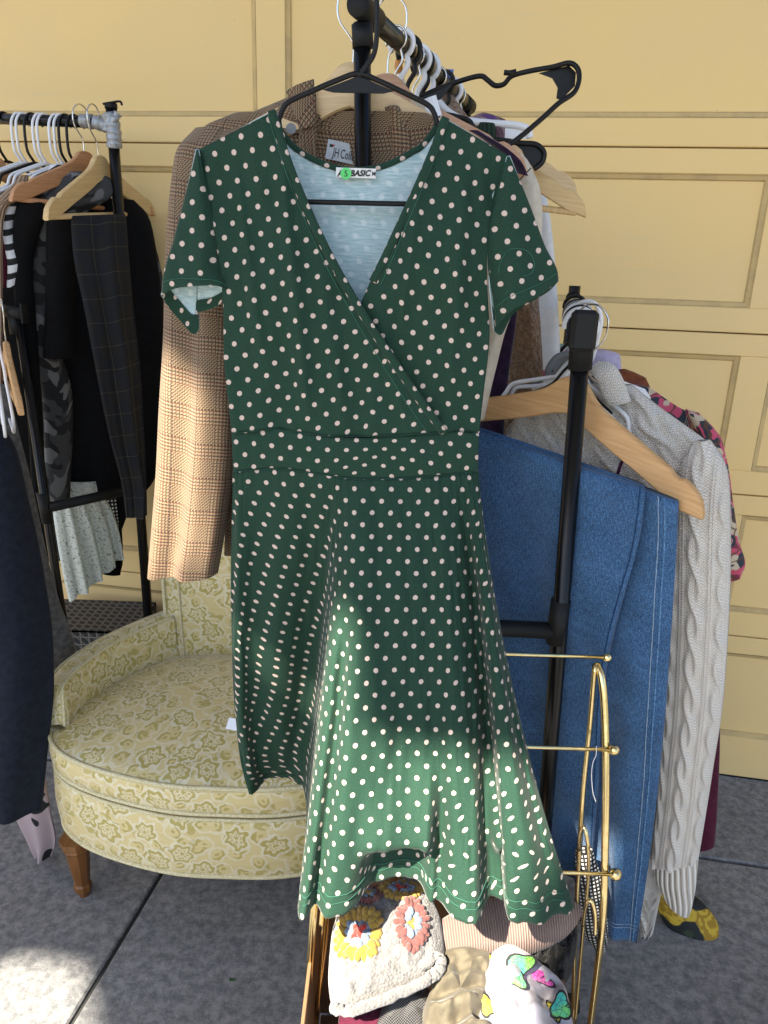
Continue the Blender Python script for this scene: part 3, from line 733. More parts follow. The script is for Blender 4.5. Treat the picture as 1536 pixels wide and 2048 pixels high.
# moulded tee head of the low post
hp = P(1167, 632, 1.19); hq = P(1160, 738, 1.2)
tube('post_sleeve', [hp + (0, 0, -.002), hp * .8 + hq * .2, hq], [.0185, .0192, .0188], MT['black_matte'], rk, 20, flat=.85, up=(0, 1, 0))
v, f, uv = box_data((hp + P(1163, 690, 1.18)) / 2 - np.array([0, .006, 0]), .040, .022, .062, None, .006); mesh_obj('rail_cap', v, f, MT['black_matte'], rk, uv, False)
r2a = P(1166, 650, 1.2); r2b = P(1147, 598, 1.85); rd2 = (r2b - r2a) / np.linalg.norm(r2b - r2a)
tube('low_rail', [r2a, r2b], .0122, MT['black_tube'], rk, 16)
tube('low_post', [r2b + (0, 0, .03), np.array([r2b[0], r2b[1], .03])], .0135, MT['black_tube'], rk, 14)
tube('rail_socket', [r2b - rd2 * .02, r2b + rd2 * .03], .018, MT['black_matte'], rk, 14)
cb1 = P(1113, 1262, 1.2); cb0 = gx(tA, cb1[2] + .006)
tube('cross_bar', [cb0, cb1], .0150, MT['black_matte'], rk, 12, flat=1.0)
tube('cross_bar_sleeve', [P(1122, 1200, 1.2), P(1110, 1285, 1.2)], .0172, MT['black_matte'], rk, 18)
for a, b in ((gx(tA, .03), gl_(.03)), (np.array([r1b[0], r1b[1], .03]), np.array([r2b[0], r2b[1], .03]))):
    e = (b - a) / np.linalg.norm(b - a); tube('foot', [a - e * .1, b + e * .1], .016, MT['black_matte'], rk, 12)
    for q in (a - e * .09, b + e * .09): tube('castor', [q + (0, -.009, -.016), q + (0, .009, -.016)], .014, MT['black_matte'], rk, 12)

# ================================================================== THE DRESS
dr = thing('wrap_dress', 'dark green polka dot wrap dress hanging in front of the rack', 'dress', P(760, 1700, 1.0))
def row_sheet(Lc, Rc, nv, nu, dfun, lc_d=None):
    """ruled sheet between two photo curves given as control lists (px,py)"""
    L = cr(Lc, nv); R = cr(Rc, nv); s = np.linspace(0, 1, nu)
    px = L[:, :1] * (1 - s) + R[:, :1] * s; py = L[:, 1:2] * (1 - s) + R[:, 1:2] * s
    return px, py, s
def bod_d(px, py):
    d = 1.128 + .009 * ((px - 712) / 270.) ** 2 - .016 * np.exp(-((px - 560) / 95) ** 2 - ((py - 600) / 150) ** 2) - .016 * np.exp(-((px - 872) / 95) ** 2 - ((py - 600) / 150) ** 2)
    d = d + .012 * sm(500, 230, py) * 0
    d += .0055 * vnoise(px / 46, py / 120, 2) + .0026 * vnoise(px / 20, py / 60, 5)
    # creases that run down from the shoulders
    for x0, y0, x1, y1, a, wd in ((560, 300, 612, 800, .007, 15), (470, 330, 520, 700, .004, 12), (640, 520, 690, 840, .004, 14), (840, 330, 800, 640, .005, 13), (930, 360, 900, 760, .005, 15), (760, 640, 800, 820, .003, 10)):
        xc = x0 + (x1 - x0) * (py - y0) / (y1 - y0); fade = sm(y0 - 60, y0 + 60, py) * (1 - sm(y1 - 40, y1 + 90, py))
        d -= 1.5 * a * fade * np.exp(-((px - xc) / wd) ** 2)
    return d
DG, DI = MT['dress_green'], MT['dress_inside']
def uvz(pts, rot=0., u0=0., anchor=0.):
    uv = arc_uv(pts, anchor); k = int(round(anchor * (pts.shape[1] - 1)))
    u = uv[..., 0] + pts[:, k:k + 1, 0]; v = uv[..., 1] + pts[:1, :, 2]
    c, s = math.cos(rot), math.sin(rot); return np.stack([u * c - v * s + u0, u * s + v * c], -1)
Ledge = [(395, 300), (413, 395), (432, 490), (444, 580), (447, 650), (448, 725), (456, 800), (463, 866)]
Vleft = [(548, 222), (583, 330), (622, 425), (668, 520), (718, 608), (770, 690), (830, 778), (892, 864)]
px, py, s = row_sheet(Ledge, Vleft, 90, 60, None)
py = py + (np.interp(px, [463, 555, 670, 800, 892], [0, -8, 9, 6, 0])) * sm(.75, 1.0, np.linspace(0, 1, 90))[:, None]
frontL = P(px, py, bod_d(px, py) - .003 * s ** 2)
grid_obj('bodice_front', frontL, DG, dr, uv=uvz(frontL, -.07), solid=.0012, inner=DI)
Redge = [(1018, 312), (998, 380), (983, 440), (974, 520), (976, 600), (979, 680), (968, 780), (958, 866)]
Vright = [(886, 235), (862, 300), (832, 370), (800, 440), (765, 515), (722, 606), (690, 720), (660, 866)]
px, py, s = row_sheet(Vright, Redge, 90, 60, None)
frontR = P(px, py, bod_d(px, py) + .006 + .010 * (1 - s) * sm(560, 700, py))
grid_obj('bodice_front', frontR, DG, dr, uv=uvz(frontR, .10, .011, 1.), solid=.0012, inner=DI)
# back of the bodice with its pale inside
topb = cr([(393, 302), (470, 262), (548, 224), (562, 262), (600, 305), (655, 331), (712, 341), (775, 331), (835, 300), (868, 262), (886, 237), (950, 272), (1020, 314)], 80)
nvb = 50
tb = np.linspace(0, 1, nvb)[:, None]
sx_ = (topb[:, 0] - 393) / (1020 - 393); py = topb[None, :, 1] * (1 - tb) + 868 * tb
xl_ = np.interp(py, [300, 400, 520, 600, 650, 725, 868], [402, 424, 446, 452, 452, 456, 470]); xr_ = np.interp(py, [300, 440, 520, 620, 780, 868], [1010, 974, 966, 968, 958, 950])
px = np.where(py < 300, topb[None, :, 0], xl_ + (xr_ - xl_) * sx_[None, :])
edge = 1 - np.abs(np.linspace(-1, 1, 80)) ** 4
back = P(px, py, bod_d(px, py) * 0 + 1.139 + .009 * ((px - 712) / 270.) ** 2 + .038 * edge + .003 * vnoise(px / 40, py / 40, 8))
grid_obj('bodice_back', back, DI, dr, uv=uvz(back), solid=.0012, inner=DG)
# bindings
def strip(name, pts, r, mat, par, flat=.35, n=8): return tube(name, pts, r, mat, par, n, flat=flat, up=(0, 1, 0))
ii = np.linspace(0, 89, 60).astype(int)
b1 = frontL[ii, -1] + (-.0035, -.0022, 0); strip('neck_binding', b1, .0062, DG, dr)
jj = np.linspace(0, 58, 40).astype(int)
b2 = frontR[jj, 0] + (.0035, -.0020, 0); strip('neck_binding', b2, .0058, DG, dr)
nb = back[0, 17:66] + (0, -.0015, 0); tube('neck_binding', nb, .0042, DG, dr, 8, flat=.4, up=(0, 1, 0))
for nm, q, o in (('stitch_line', frontL[ii, -6], -.0012), ('stitch_line', frontR[jj, 5], -.0012)):
    tube(nm, q + (0, o, 0), .00045, MT['dress_thread'], dr, 5)
# waistband between two seams
up_s = cr([(463, 866), (555, 858), (670, 876), (800, 872), (892, 864), (958, 867)], 90)
lo_s = cr([(466, 943), (560, 937), (640, 948), (710, 957), (830, 955), (956, 942)], 90)
tw = np.linspace(0, 1, 16)[:, None]
px = up_s[None, :, 0] * (1 - tw) + lo_s[None, :, 0] * tw; py = up_s[None, :, 1] * (1 - tw) + lo_s[None, :, 1] * tw
wd_ = lambda px, py: 1.124 + .022 * ((px - 710) / 250.) ** 2 + .0022 * vnoise(px / 30, py / 60, 9) + .0012 * vnoise(px / 11, py / 30, 4)
wband = P(px, py, wd_(px, py) - .003 * np.sin(math.pi * tw))
grid_obj('waistband', wband, DG, dr, uv=uvz(wband, .03, .006), solid=.0014, inner=DI)
# skirt: ruled from the waist seam over a middle row to the hem
SK = [  # top px,py | mid px,py,d | hem px,py,z
 (466, 943, 468, 1400, 1.195, 498, 1592, .53), (484, 942, 482, 1400, 1.175, 514, 1583, .53), (520, 938, 508, 1400, 1.20, 530, 1561, .53), (570, 937, 560, 1400, 1.19, 566, 1556, .53),
 (625, 945, 604, 1390, 1.21, 593, 1566, .53), (660, 951, 630, 1390, 1.19, 612, 1598, .54), (676, 954, 640, 1400, 1.10, 607, 1720, .55), (690, 956, 646, 1410, 1.03, 596, 1833, .565),
 (712, 957, 690, 1410, .992, 640, 1842, .567), (750, 957, 750, 1410, 1.0, 715, 1815, .567), (790, 957, 800, 1410, 1.008, 762, 1791, .567), (818, 956, 836, 1410, 1.012, 824, 1786, .567),
 (842, 955, 872, 1410, 1.012, 861, 1823, .567), (864, 953, 902, 1410, 1.0, 900, 1838, .567), (884, 951, 930, 1410, 1.004, 938, 1850, .567), (904, 949, 953, 1410, 1.018, 966, 1838, .567),
 (920, 947, 972, 1410, 1.034, 1006, 1806, .567), (932, 946, 988, 1410, .990, 1018, 1841, .567), (943, 945, 1008, 1410, .984, 1070, 1849, .567), (951, 943, 1024, 1410, 1.0, 1125, 1843, .567), (956, 942, 1034, 1410, 1.03, 1149, 1815, .567)]
SK = np.array(SK, float); nS, nT = 200, 130
Tp = P(SK[:, 0], SK[:, 1], wd_(SK[:, 0], SK[:, 1])); Mp = P(SK[:, 2], SK[:, 3], SK[:, 4]); Hp = PZ(SK[:, 5], SK[:, 6], SK[:, 7])
ks = np.linspace(0, len(SK) - 1, nS)
Tp, Mp, Hp = crt(Tp, ks), crt(Mp, ks), crt(Hp, ks)
t = np.linspace(0, 1, nT)[:, None, None]; tm = .54
w0 = (t - tm) * (t - 1) / (tm); w1 = t * (t - 1) / (tm * (tm - 1)); w2 = t * (t - tm) / (1 - tm)
skirt = Tp * w0 + Mp * w1 + Hp * w2
ksn = ks[None, :] * 2.2; tt = t[..., 0]
skirt[..., 1] += .005 * tt ** .5 * vnoise(ksn, tt * 5 + 0 * ksn, 11) + .0014 * vnoise(ksn * 2.6, tt * 14 + 0 * ksn, 12)
K_ = ks[None, :]; G_ = lambda c, w: np.exp(-((K_ - c) / w) ** 2)
skirt[..., 1] += .024 * G_(15.2 + .2 * tt, .45) * sm(.5, .85, tt) + .018 * G_(16.5, .33) * sm(.2, .5, tt) + .030 * G_(12.4 + .1 * tt, .45) * sm(.55, .9, tt) + .014 * G_(18.9, .4) * sm(.3, .7, tt)
skirt[..., 1] += .034 * G_(7.75, .26) * sm(.25, .55, tt) - .006 * G_(8.6, .5) * sm(.1, .4, tt) + .004 * G_(10.5, .4) * sm(.15, .5, tt)
bulge = (np.exp(-((tt - .84) / .10) ** 2) * (tt < .84) + np.exp(-((tt - .84) / .035) ** 2) * (tt >= .84))
skirt[..., 1] -= .038 * bulge * (sm(8.6, 9.6, K_) * (1 - sm(11.4, 12.2, K_)) + .8 * sm(15.2, 15.8, K_) * (1 - sm(16.3, 16.9, K_)))
skirt[..., 1] += .030 * sm(.86, .93, tt) * (sm(8.6, 9.6, K_) * (1 - sm(11.4, 12.2, K_)))
suv = uvz(skirt, 0., .004, .45)
grid_obj('skirt', skirt, DG, dr, uv=suv, solid=.0012, inner=DI)
skb = skirt[:, ::2].copy(); skb[..., 1] += .012 + .05 * np.sin(np.linspace(0, math.pi, skb.shape[1]))[None, :] * (1 - sm(.05, .45, tt)) ; skb[..., 2] += .004
grid_obj('skirt_back', skb, DI, dr, solid=.0012, inner=DG)
for row in (nT - 7,): tube('hem_stitch', skirt[row, 70:] + (0, -.0013, 0), .0005, MT['dress_thread'], dr, 5)
tube('hem_stitch', skirt[nT - 5, 72:] + (0, -.0013, 0), .0004, MT['dress_thread'], dr, 5)
tube('hem_stitch', skirt[nT - 7, :44] + (0, -.0012, 0), .0004, MT['dress_edge'], dr, 5)
tube('waist_seam', frontL[-1, ::2] * 1.0 + (0, -.0008, 0), .0009, MT['dress_edge'], dr, 6)
tube('waist_seam', wband[-1, ::2] + (0, -.0008, 0), .0009, MT['dress_edge'], dr, 6)
# sleeves
def sleeve(outer, seam, cuff_front, cuff_back, back_d, uvrot):
    n = 60; nu = 34
    O = cr(outer, n); Sm = cr(seam, n); s = np.linspace(0, 1, nu); t = np.linspace(0, 1, n)[:, None]
    px = O[:, :1] * (1 - s) + Sm[:, :1] * s; py = O[:, 1:] * (1 - s) + Sm[:, 1:] * s
    cf = cr(cuff_front, nu); k = sm(.55, 1.0, t); px = px * (1 - k) + (cf[None, :, 0] + (px - px[-1:]) * (1 - k)) * k; py = py + (cf[None, :, 1] - py[-1:]) * (t ** 2.2)
    bul = np.sin(math.pi * s)[None, :] ** .6 * (t ** .6)
    dF = 1.133 - .016 * bul + .0055 * np.sin(TAU * (1.1 * s + .1))[None, :] * t + .002 * vnoise(px / 22, py / 60, 21)
    Fp = P(px, py, dF)
    cb = cr(cuff_back, nu); sb_ = .05 + .9 * s; pxb = O[:, :1] * (1 - sb_) + Sm[:, :1] * sb_; pyb = O[:, 1:] * (1 - s) + Sm[:, 1:] * s
    pxb = pxb + (cb[None, :, 0] - pxb[-1:]) * (t ** 2.2); pyb = pyb + (cb[None, :, 1] - pyb[-1:]) * (t ** 2.2)
    Bp = P(pxb, pyb, 1.137 + back_d * bul)
    grid_obj('sleeve', Fp, DG, dr, uv=np.stack([Fp[..., 0] * math.cos(uvrot) - Fp[..., 2] * math.sin(uvrot) + .008, Fp[..., 0] * math.sin(uvrot) + Fp[..., 2] * math.cos(uvrot)], -1), solid=.0012, inner=DI)
    grid_obj('sleeve_back', Bp, DI, dr, uv=uvz(Bp, uvrot), solid=.0012, inner=DG)
    # turned hem inside the cuff
    hb = Bp[-7:]; h2 = hb + (0, -.0016, 0); grid_obj('cuff_hem', h2, DG, dr, uv=uvz(h2, uvrot))
    tube('cuff_stitch', Fp[-6, 1:-1] + (0, -.0012, 0), .0004, MT['dress_thread'], dr, 5)
    tube('armhole_seam', Fp[2:-3, -1] + (0, -.0006, 0), .0011, MT['dress_edge'], dr, 6)
sleeve([(393, 299), (378, 360), (357, 440), (338, 515), (323, 590)], [(397, 300), (414, 390), (432, 480), (444, 555), (460, 584)],
       [(323, 590), (350, 577), (392, 572), (436, 572), (460, 584)], [(323, 590), (338, 615), (360, 640), (386, 668), (399, 655), (392, 628), (425, 617), (450, 600), (460, 584)], .034, .05)
sleeve([(1019, 312), (1048, 380), (1073, 445), (1096, 510), (1117, 562)], [(1014, 314), (994, 392), (980, 460), (975, 545), (986, 652)],
       [(1117, 562), (1085, 588), (1050, 608), (1015, 628), (990, 655)], [(1117, 562), (1095, 584), (1060, 605), (1025, 630), (1004, 668), (990, 664), (988, 656)], .032, -.18)
# brand label, size letter and price sticker
def text_obj(name, body, loc, xdir, ydir, size, mat, parent, shear=0.0, bold=0.0, ext=.0001, xs=1.0):
    cu = bpy.data.curves.new(name, 'FONT'); cu.body = body; cu.size = size; cu.shear = shear; cu.extrude = ext; cu.offset = bold; cu.resolution_u = 4
    tmp = bpy.data.objects.new('tmp_text', cu); COL.objects.link(tmp)
    dg = bpy.context.evaluated_depsgraph_get(); me = bpy.data.meshes.new_from_object(tmp.evaluated_get(dg))
    v = np.array([q.co[:] for q in me.vertices]); f = [tuple(p.vertices) for p in me.polygons]
    bpy.data.objects.remove(tmp); bpy.data.meshes.remove(me)
    X = V3(xdir) / np.linalg.norm(xdir); Y = V3(ydir); Y = Y - X * np.dot(X, Y); Y /= np.linalg.norm(Y); Z = np.cross(X, Y)
    v[:, 0] *= xs; return mesh_obj(name, V3(loc) + v[:, :1] * X + v[:, 1:2] * Y + v[:, 2:] * Z, f, mat, parent, None, False)
lab = [P(672, 337, 1.166), P(752, 337, 1.166), P(752, 355, 1.166), P(672, 355, 1.166)]
lc = sum(lab) / 4; lx = (lab[1] - lab[0]); lw = np.linalg.norm(lx); lx = lx / lw; ly = np.cross(lx, (0, 1, 0)) * -1; ly = ZU - lx * np.dot(ZU, lx)
lo = boxo('brand_label', lc, lw, .0012, .0130, MT['label_white'], dr, None, .0003)
text_obj('label_text', 'A', lc - lx * lw * .47 + (0, -.0012, -.0045), lx, ly, .0115, MT['ink'], lo, .25, .0003)
text_obj('label_text', 'BASIC', lc - lx * lw * .15 + (0, -.0012, -.0040), lx, ly, .0108, MT['ink'], lo, .3, .0004)
text_obj('label_text', 'M', lc + lx * lw * .40 + (0, -.0012, -.0035), lx, ly, .0072, MT['ink'], lo, 0, .0002)
stc = P(692, 347, 1.162); v, f, uv = tube_data([stc + (0, .0006, 0), stc - (0, .0004, 0)], .0078, 28); st_ = mesh_obj('price_sticker', v, f, MT['sticker_green'], dr, uv, False)
text_obj('sticker_number', '5', stc + (-.0028, -.0007, -.0040), (1, 0, 0), ZU, .0115, MT['ink'], st_)
# loose thread on the right sleeve
tube('loose_thread', P(*np.array([(996, 547), (1003, 520), (1018, 500), (1038, 497), (1058, 505), (1069, 525), (1064, 545), (1045, 552), (1033, 550), (1025, 570), (1010, 588)]).T, np.full(11, 1.1165)), .00035, MT['dress_thread'], dr, 5, smooth_n=50)
plastic_hanger('black plastic hanger inside the neckline of the polka dot dress', P(717, 147, 1.152), (1, 0, .012), 'black_plastic', .97)

# ================================================================== BLAZER AND THE REST OF THE TALL RAIL
bz = thing('blazer', 'brown glen check wool blazer with a white collar label behind the polka dot dress', 'blazer', P(420, 1150, 1.28))
GC = MT['glen_check']
cloth('sleeve', [(258, 392, 470, 1.33, 1.29), (300, 360, 470, 1.33, 1.28), (360, 352, 470, 1.33, 1.27), (470, 344, 470, 1.32, 1.26), (620, 338, 470, 1.31, 1.25), (760, 330, 472, 1.30, 1.245), (900, 321, 470, 1.29, 1.24), (1050, 310, 452, 1.28, 1.24), (1146, 302, 436, 1.275, 1.24)], 'glen_check', bz, thick=.075,
      folds=((.012, 1.15, .05, .25, .7), (.006, 2.4, .3, .5, .8)), nu=40, nv=110, seed=31, wr=.005, wrs=9)
# lower edge lining of the cuff is dark inside: short inner tube
cloth('cuff_lining', [(1110, 318, 430, 1.285, 1.25), (1141, 316, 424, 1.282, 1.25)], 'black_cloth', bz, thick=.045, nu=20, nv=4, wr=0)
# shoulder yoke and body hanging under the dress
cloth('body', [(228, 470, 860, 1.30, 1.22), (262, 402, 900, 1.31, 1.22), (330, 398, 930, 1.31, 1.22), (500, 410, 930, 1.31, 1.23), (760, 440, 920, 1.31, 1.24), (960, 452, 900, 1.31, 1.25), (1108, 448, 900, 1.31, 1.26)], 'glen_check', bz, thick=.045, folds=((.006, 1.5, .1, .3, .7),), nu=50, nv=90, seed=33, wr=.004, shape=.35)
cloth('shoulder', [(398, 272, 1.315, 470, 285, 1.27), (436, 252, 1.312, 560, 270, 1.25), (490, 230, 1.295, 640, 265, 1.24), (545, 208, 1.272, 640, 252, 1.235), (588, 190, 1.260, 645, 232, 1.235)], 'glen_check', bz, thick=.03, nu=24, nv=40, seed=34, wr=.002, rot=1.2)
# lapels and inner back of the neck
def flap(name, poly, mat, parent, d, curl=.012, n=18, seed=0, rot=0, thick=.004):
    """quad flap from four photo corners (tl, tr, br, bl) with depth each"""
    a = P(*np.array([q[:2] for q in poly]).T, np.array([q[2] if len(q) > 2 else d for q in poly]))
    s = np.linspace(0, 1, n); t = np.linspace(0, 1, n)[:, None]
    g_ = ((a[0] * (1 - s)[:, None] + a[1] * s[:, None])[None] * (1 - t)[..., None] + (a[3] * (1 - s)[:, None] + a[2] * s[:, None])[None] * t[..., None])
    g_[..., 1] -= curl * np.sin(math.pi * s)[None, :] * np.ones_like(t)
    g_[..., 1] += .0015 * vnoise(s[None, :] * 4, t * 4, seed)
    return grid_obj(name, g_, MT[mat], parent, uv=arc_uv(g_, rot=rot), solid=thick)
flap('lapel', [(572, 182), (628, 158), (634, 250), (600, 262)], 'glen_check', bz, 1.222, seed=1, rot=.5, curl=.008)
flap('lapel', [(600, 228), (632, 186), (634, 330), (596, 330)], 'glen_check', bz, 1.226, seed=2, rot=.1, curl=.004)
flap('lapel', [(768, 215), (800, 212), (856, 300), (790, 330)], 'glen_check', bz, 1.222, seed=3, rot=-.35, curl=.010)
flap('inner_back', [(630, 195), (815, 215), (830, 350), (620, 350)], 'glen_check', bz, 1.252, seed=4, rot=.22, curl=-.02)
bt = P(582, 257, 1.212); v, f, uv = tube_data([bt + (0, .003, 0), bt], .0075, 20); mesh_obj('button', v, f, MT['grey_plastic'], bz, uv, False)
lq = [P(655, 279, 1.232), P(756, 302, 1.232), P(753, 336, 1.232), P(651, 318, 1.232)]; lc = sum(lq) / 4; lx = lq[1] - lq[0]; lw = np.linalg.norm(lx); lx /= lw; lz = ZU - lx * lx[2]; lz /= np.linalg.norm(lz)
bl_ = boxo('brand_label', lc, lw, .001, .027, MT['label_grey'], bz, np.array([lx, np.cross(lz, lx), lz]), .0003)
text_obj('label_text', 'JH', lc - lx * lw * .37 + (0, -.0012, 0) - lz * .0085, lx, lz, .0180, MT['ink'], bl_, xs=.55)
text_obj('label_text', 'Collection', lc - lx * lw * .22 + (0, -.0012, 0) - lz * .0085, lx, lz, .0180, MT['ink'], bl_, xs=.55)
for k, (dx, mt) in enumerate(((-.455, 'ink'), (-.425, 'ink'), (-.395, 'ink_red'))):
    a = lc + lx * lw * dx + lz * .0035 + (0, -.0012, 0); mesh_obj('label_mark', [a, a + lx * .0026, a + lx * .0026 + lz * .004, a + lx * .0005 + lz * .004] if k < 2 else [a, a + lz * .004, a + lx * .004 + lz * .004], [(0, 1, 2, 3)] if k < 2 else [(0, 1, 2)], MT[mt], bl_, None, False)
wooden_hanger('pale wooden suit hanger inside the brown check blazer', P(706, 128, 1.235), (.93, -.12, -.02), 'wood_pale', 1.0, 0, .9, False, mirror=-1, thick=.02, fat=.012)
wooden_hanger('pinkish wooden hanger behind the blazer collar', P(775, 150, 1.34), (.80, -.25, -.02), 'wood_rose', 1.05, 0, .6, False, thick=.02, fat=.014)

def on_rail(a, d_, k): return a + d_ * k
# pale trench coat, its collar seen beside the neckline and its shoulder beyond the dress
tc = thing('trench_coat', 'cream cotton coat behind the dress, shoulder showing beyond its right sleeve', 'coat', P(1000, 850, 1.38))
cloth('body', [(302, 985, 1030, 1.40, 1.35), (318, 950, 1050, 1.42, 1.33), (345, 900, 1066, 1.42, 1.31), (380, 870, 1080, 1.42, 1.30), (450, 870, 1084, 1.42, 1.30), (560, 880, 1070, 1.42, 1.31), (640, 890, 1018, 1.41, 1.33), (740, 890, 990, 1.41, 1.34), (840, 890, 966, 1.41, 1.35)], 'trench_cream', tc, thick=.05, folds=((.006, 2, .1, .2, .7),), nu=36, nv=70, seed=41, shape=.4)
flap('collar', [(818, 190), (852, 205), (880, 290), (838, 285)], 'trench_cream', tc, 1.30, seed=6, curl=.012)
tube('shoulder_seam', P([1062, 1040, 1024, 1010], [336, 360, 395, 440], [1.285, 1.28, 1.285, 1.29]), .0012, MT['khaki'], tc, 6, smooth_n=16)
flap('paper_tag', [(846, 200), (872, 190), (884, 230), (858, 245)], 'paper', tc, 1.27, curl=.004)
garment('velvet_dress', 'dark plum velvet dress hanging between the cream coat and the fleece coat', 'dress', [(330, 930, 1020, 1.52, 1.46), (480, 930, 1030, 1.52, 1.45), (620, 940, 1034, 1.51, 1.45), (760, 940, 1016, 1.50, 1.45), (950, 940, 1000, 1.50, 1.45)], 'plum_velvet', thick=.04, nu=20, nv=40, seed=43)
garment('fleece_coat', 'brown teddy fleece coat on the tall rail', 'coat', [(190, 860, 905, 1.66, 1.64), (240, 860, 940, 1.66, 1.60), (330, 900, 1020, 1.64, 1.55), (480, 960, 1066, 1.62, 1.53), (600, 980, 1074, 1.60, 1.52), (720, 990, 1080, 1.60, 1.52), (900, 990, 1082, 1.60, 1.52)], 'teddy', thick=.09, nu=30, nv=60, seed=44, wr=.007, wrs=30)
garment('white_coat', 'white quilted garment furthest back on the tall rail', 'coat', [(250, 980, 1020, 1.78, 1.74), (330, 960, 1056, 1.78, 1.70), (390, 960, 1090, 1.77, 1.66), (480, 970, 1104, 1.76, 1.64), (580, 980, 1112, 1.75, 1.63), (680, 990, 1118, 1.75, 1.63), (900, 990, 1120, 1.75, 1.63)], 'white_cloth', thick=.06, nu=30, nv=60, seed=45, wr=.005, wrs=16)
garment('green_jumper', 'dark green ribbed knit draped over the black hanger arm', 'jumper', [(246, 962, 988, 1.44, 1.42), (262, 952, 992, 1.44, 1.42), (285, 952, 990, 1.44, 1.42), (330, 948, 986, 1.44, 1.42)], 'green_rib', thick=.02, nu=20, nv=20, seed=46)
garment('silk_scarf', 'crinkled mauve and purple scarf looped on a hanger arm', 'scarf', [(940, 236, 1.50, 968, 226, 1.50), (946, 250, 1.49, 1004, 236, 1.49), (956, 262, 1.49, 1016, 246, 1.48), (976, 280, 1.49, 1016, 270, 1.48), (985, 305, 1.49, 1014, 300, 1.48)], 'scarf', thick=.03, nu=24, nv=24, seed=47, wr=.007, wrs=50)
garment('navy_shirt', 'thin navy top edge peeking over the right shoulder of the polka dot dress', 'top', [(938, 262, 1.27, 960, 262, 1.265), (965, 278, 1.27, 1008, 292, 1.25), (1000, 308, 1.27, 1042, 322, 1.25), (1030, 345, 1.28, 1056, 352, 1.26)], 'plum_velvet', thick=.012, nu=12, nv=20, seed=48)

def traced_hanger(label, pts, d, r, mat, webs=(), group=None, name='clothes_hanger', n=90):
    p = np.array(pts, float); dd = np.broadcast_to(np.asarray(d, float), (len(p),)); w3 = P(p[:, 0], p[:, 1], dd)
    t = thing(name, label, 'hanger', w3[np.argmin(w3[:, 2])], group)
    tube('frame', cr(w3, n), r, MT[mat], t, 8)
    for wb in webs:
        q = np.array(wb, float); z = P(q[:, 0], q[:, 1], np.full(len(q), np.mean(dd) + .001)); m_ = len(q)
        V = np.vstack([z, z + (0, .003, 0)]); F = [tuple(range(m_))[::-1], tuple(range(m_, 2 * m_))] + [(i, (i + 1) % m_, m_ + (i + 1) % m_, m_ + i) for i in range(m_)]
        mesh_obj('web', V, F, MT[mat], t, None, False)
    return t
traced_hanger('empty black plastic hanger sticking out sideways above the racks', [(836, 196), (872, 180), (920, 162), (960, 152), (975, 160), (990, 171), (1008, 168), (1024, 152), (1060, 142), (1105, 134), (1138, 126), (1155, 137), (1158, 160), (1148, 185), (1118, 206), (1085, 236), (1040, 274), (1008, 296)], np.linspace(1.46, 1.36, 18), .0042, 'black_plastic',
              webs=([(1078, 146), (1138, 131), (1152, 145), (1150, 172), (1122, 200), (1113, 196), (1116, 175), (1105, 156)], [(838, 197), (905, 168), (882, 198), (876, 200)]))
bh_ = bpy.data.objects[[o.name for o in COL.objects if o.get('label', '').startswith('empty black plastic')][0]]
tube('notch', P([1008, 1020, 1032], [145, 146, 143], [1.40, 1.40, 1.40]), .0042, MT['black_plastic'], bh_, 8)
traced_hanger('black plastic hanger with a wide tip beside the green ribbed knit', [(884, 228), (915, 234), (938, 242), (950, 262), (962, 274), (1000, 280), (1040, 286), (1072, 289), (1088, 305), (1084, 325), (1068, 338)], 1.42, .0045, 'black_plastic', webs=([(1030, 288), (1072, 291), (1085, 307), (1080, 326), (1066, 334), (1052, 318), (1044, 300)],))
traced_hanger('white plastic hanger with a broad tip under the purple scarf', [(860, 190), (876, 205), (900, 226), (930, 240), (980, 246), (1030, 250), (1056, 258), (1060, 276)], 1.47, .006, 'white_plastic', webs=([(1010, 243), (1050, 250), (1060, 278), (1010, 276)], [(858, 192), (880, 196), (920, 240), (900, 246), (878, 226)]))
wooden_hanger('pale wooden hanger with its tip beyond the cream coat', P(955, 250, 1.50), (.75, -.24, -.08), 'wood_blond', 1.0, 0, .3, True, hook=False)
wooden_hanger('blond wooden hanger tip behind the white quilted garment', P(960, 235, 1.72), (.80, -.2, -.06), 'wood_pale', 1.0, 0, .3, True, hook=False)
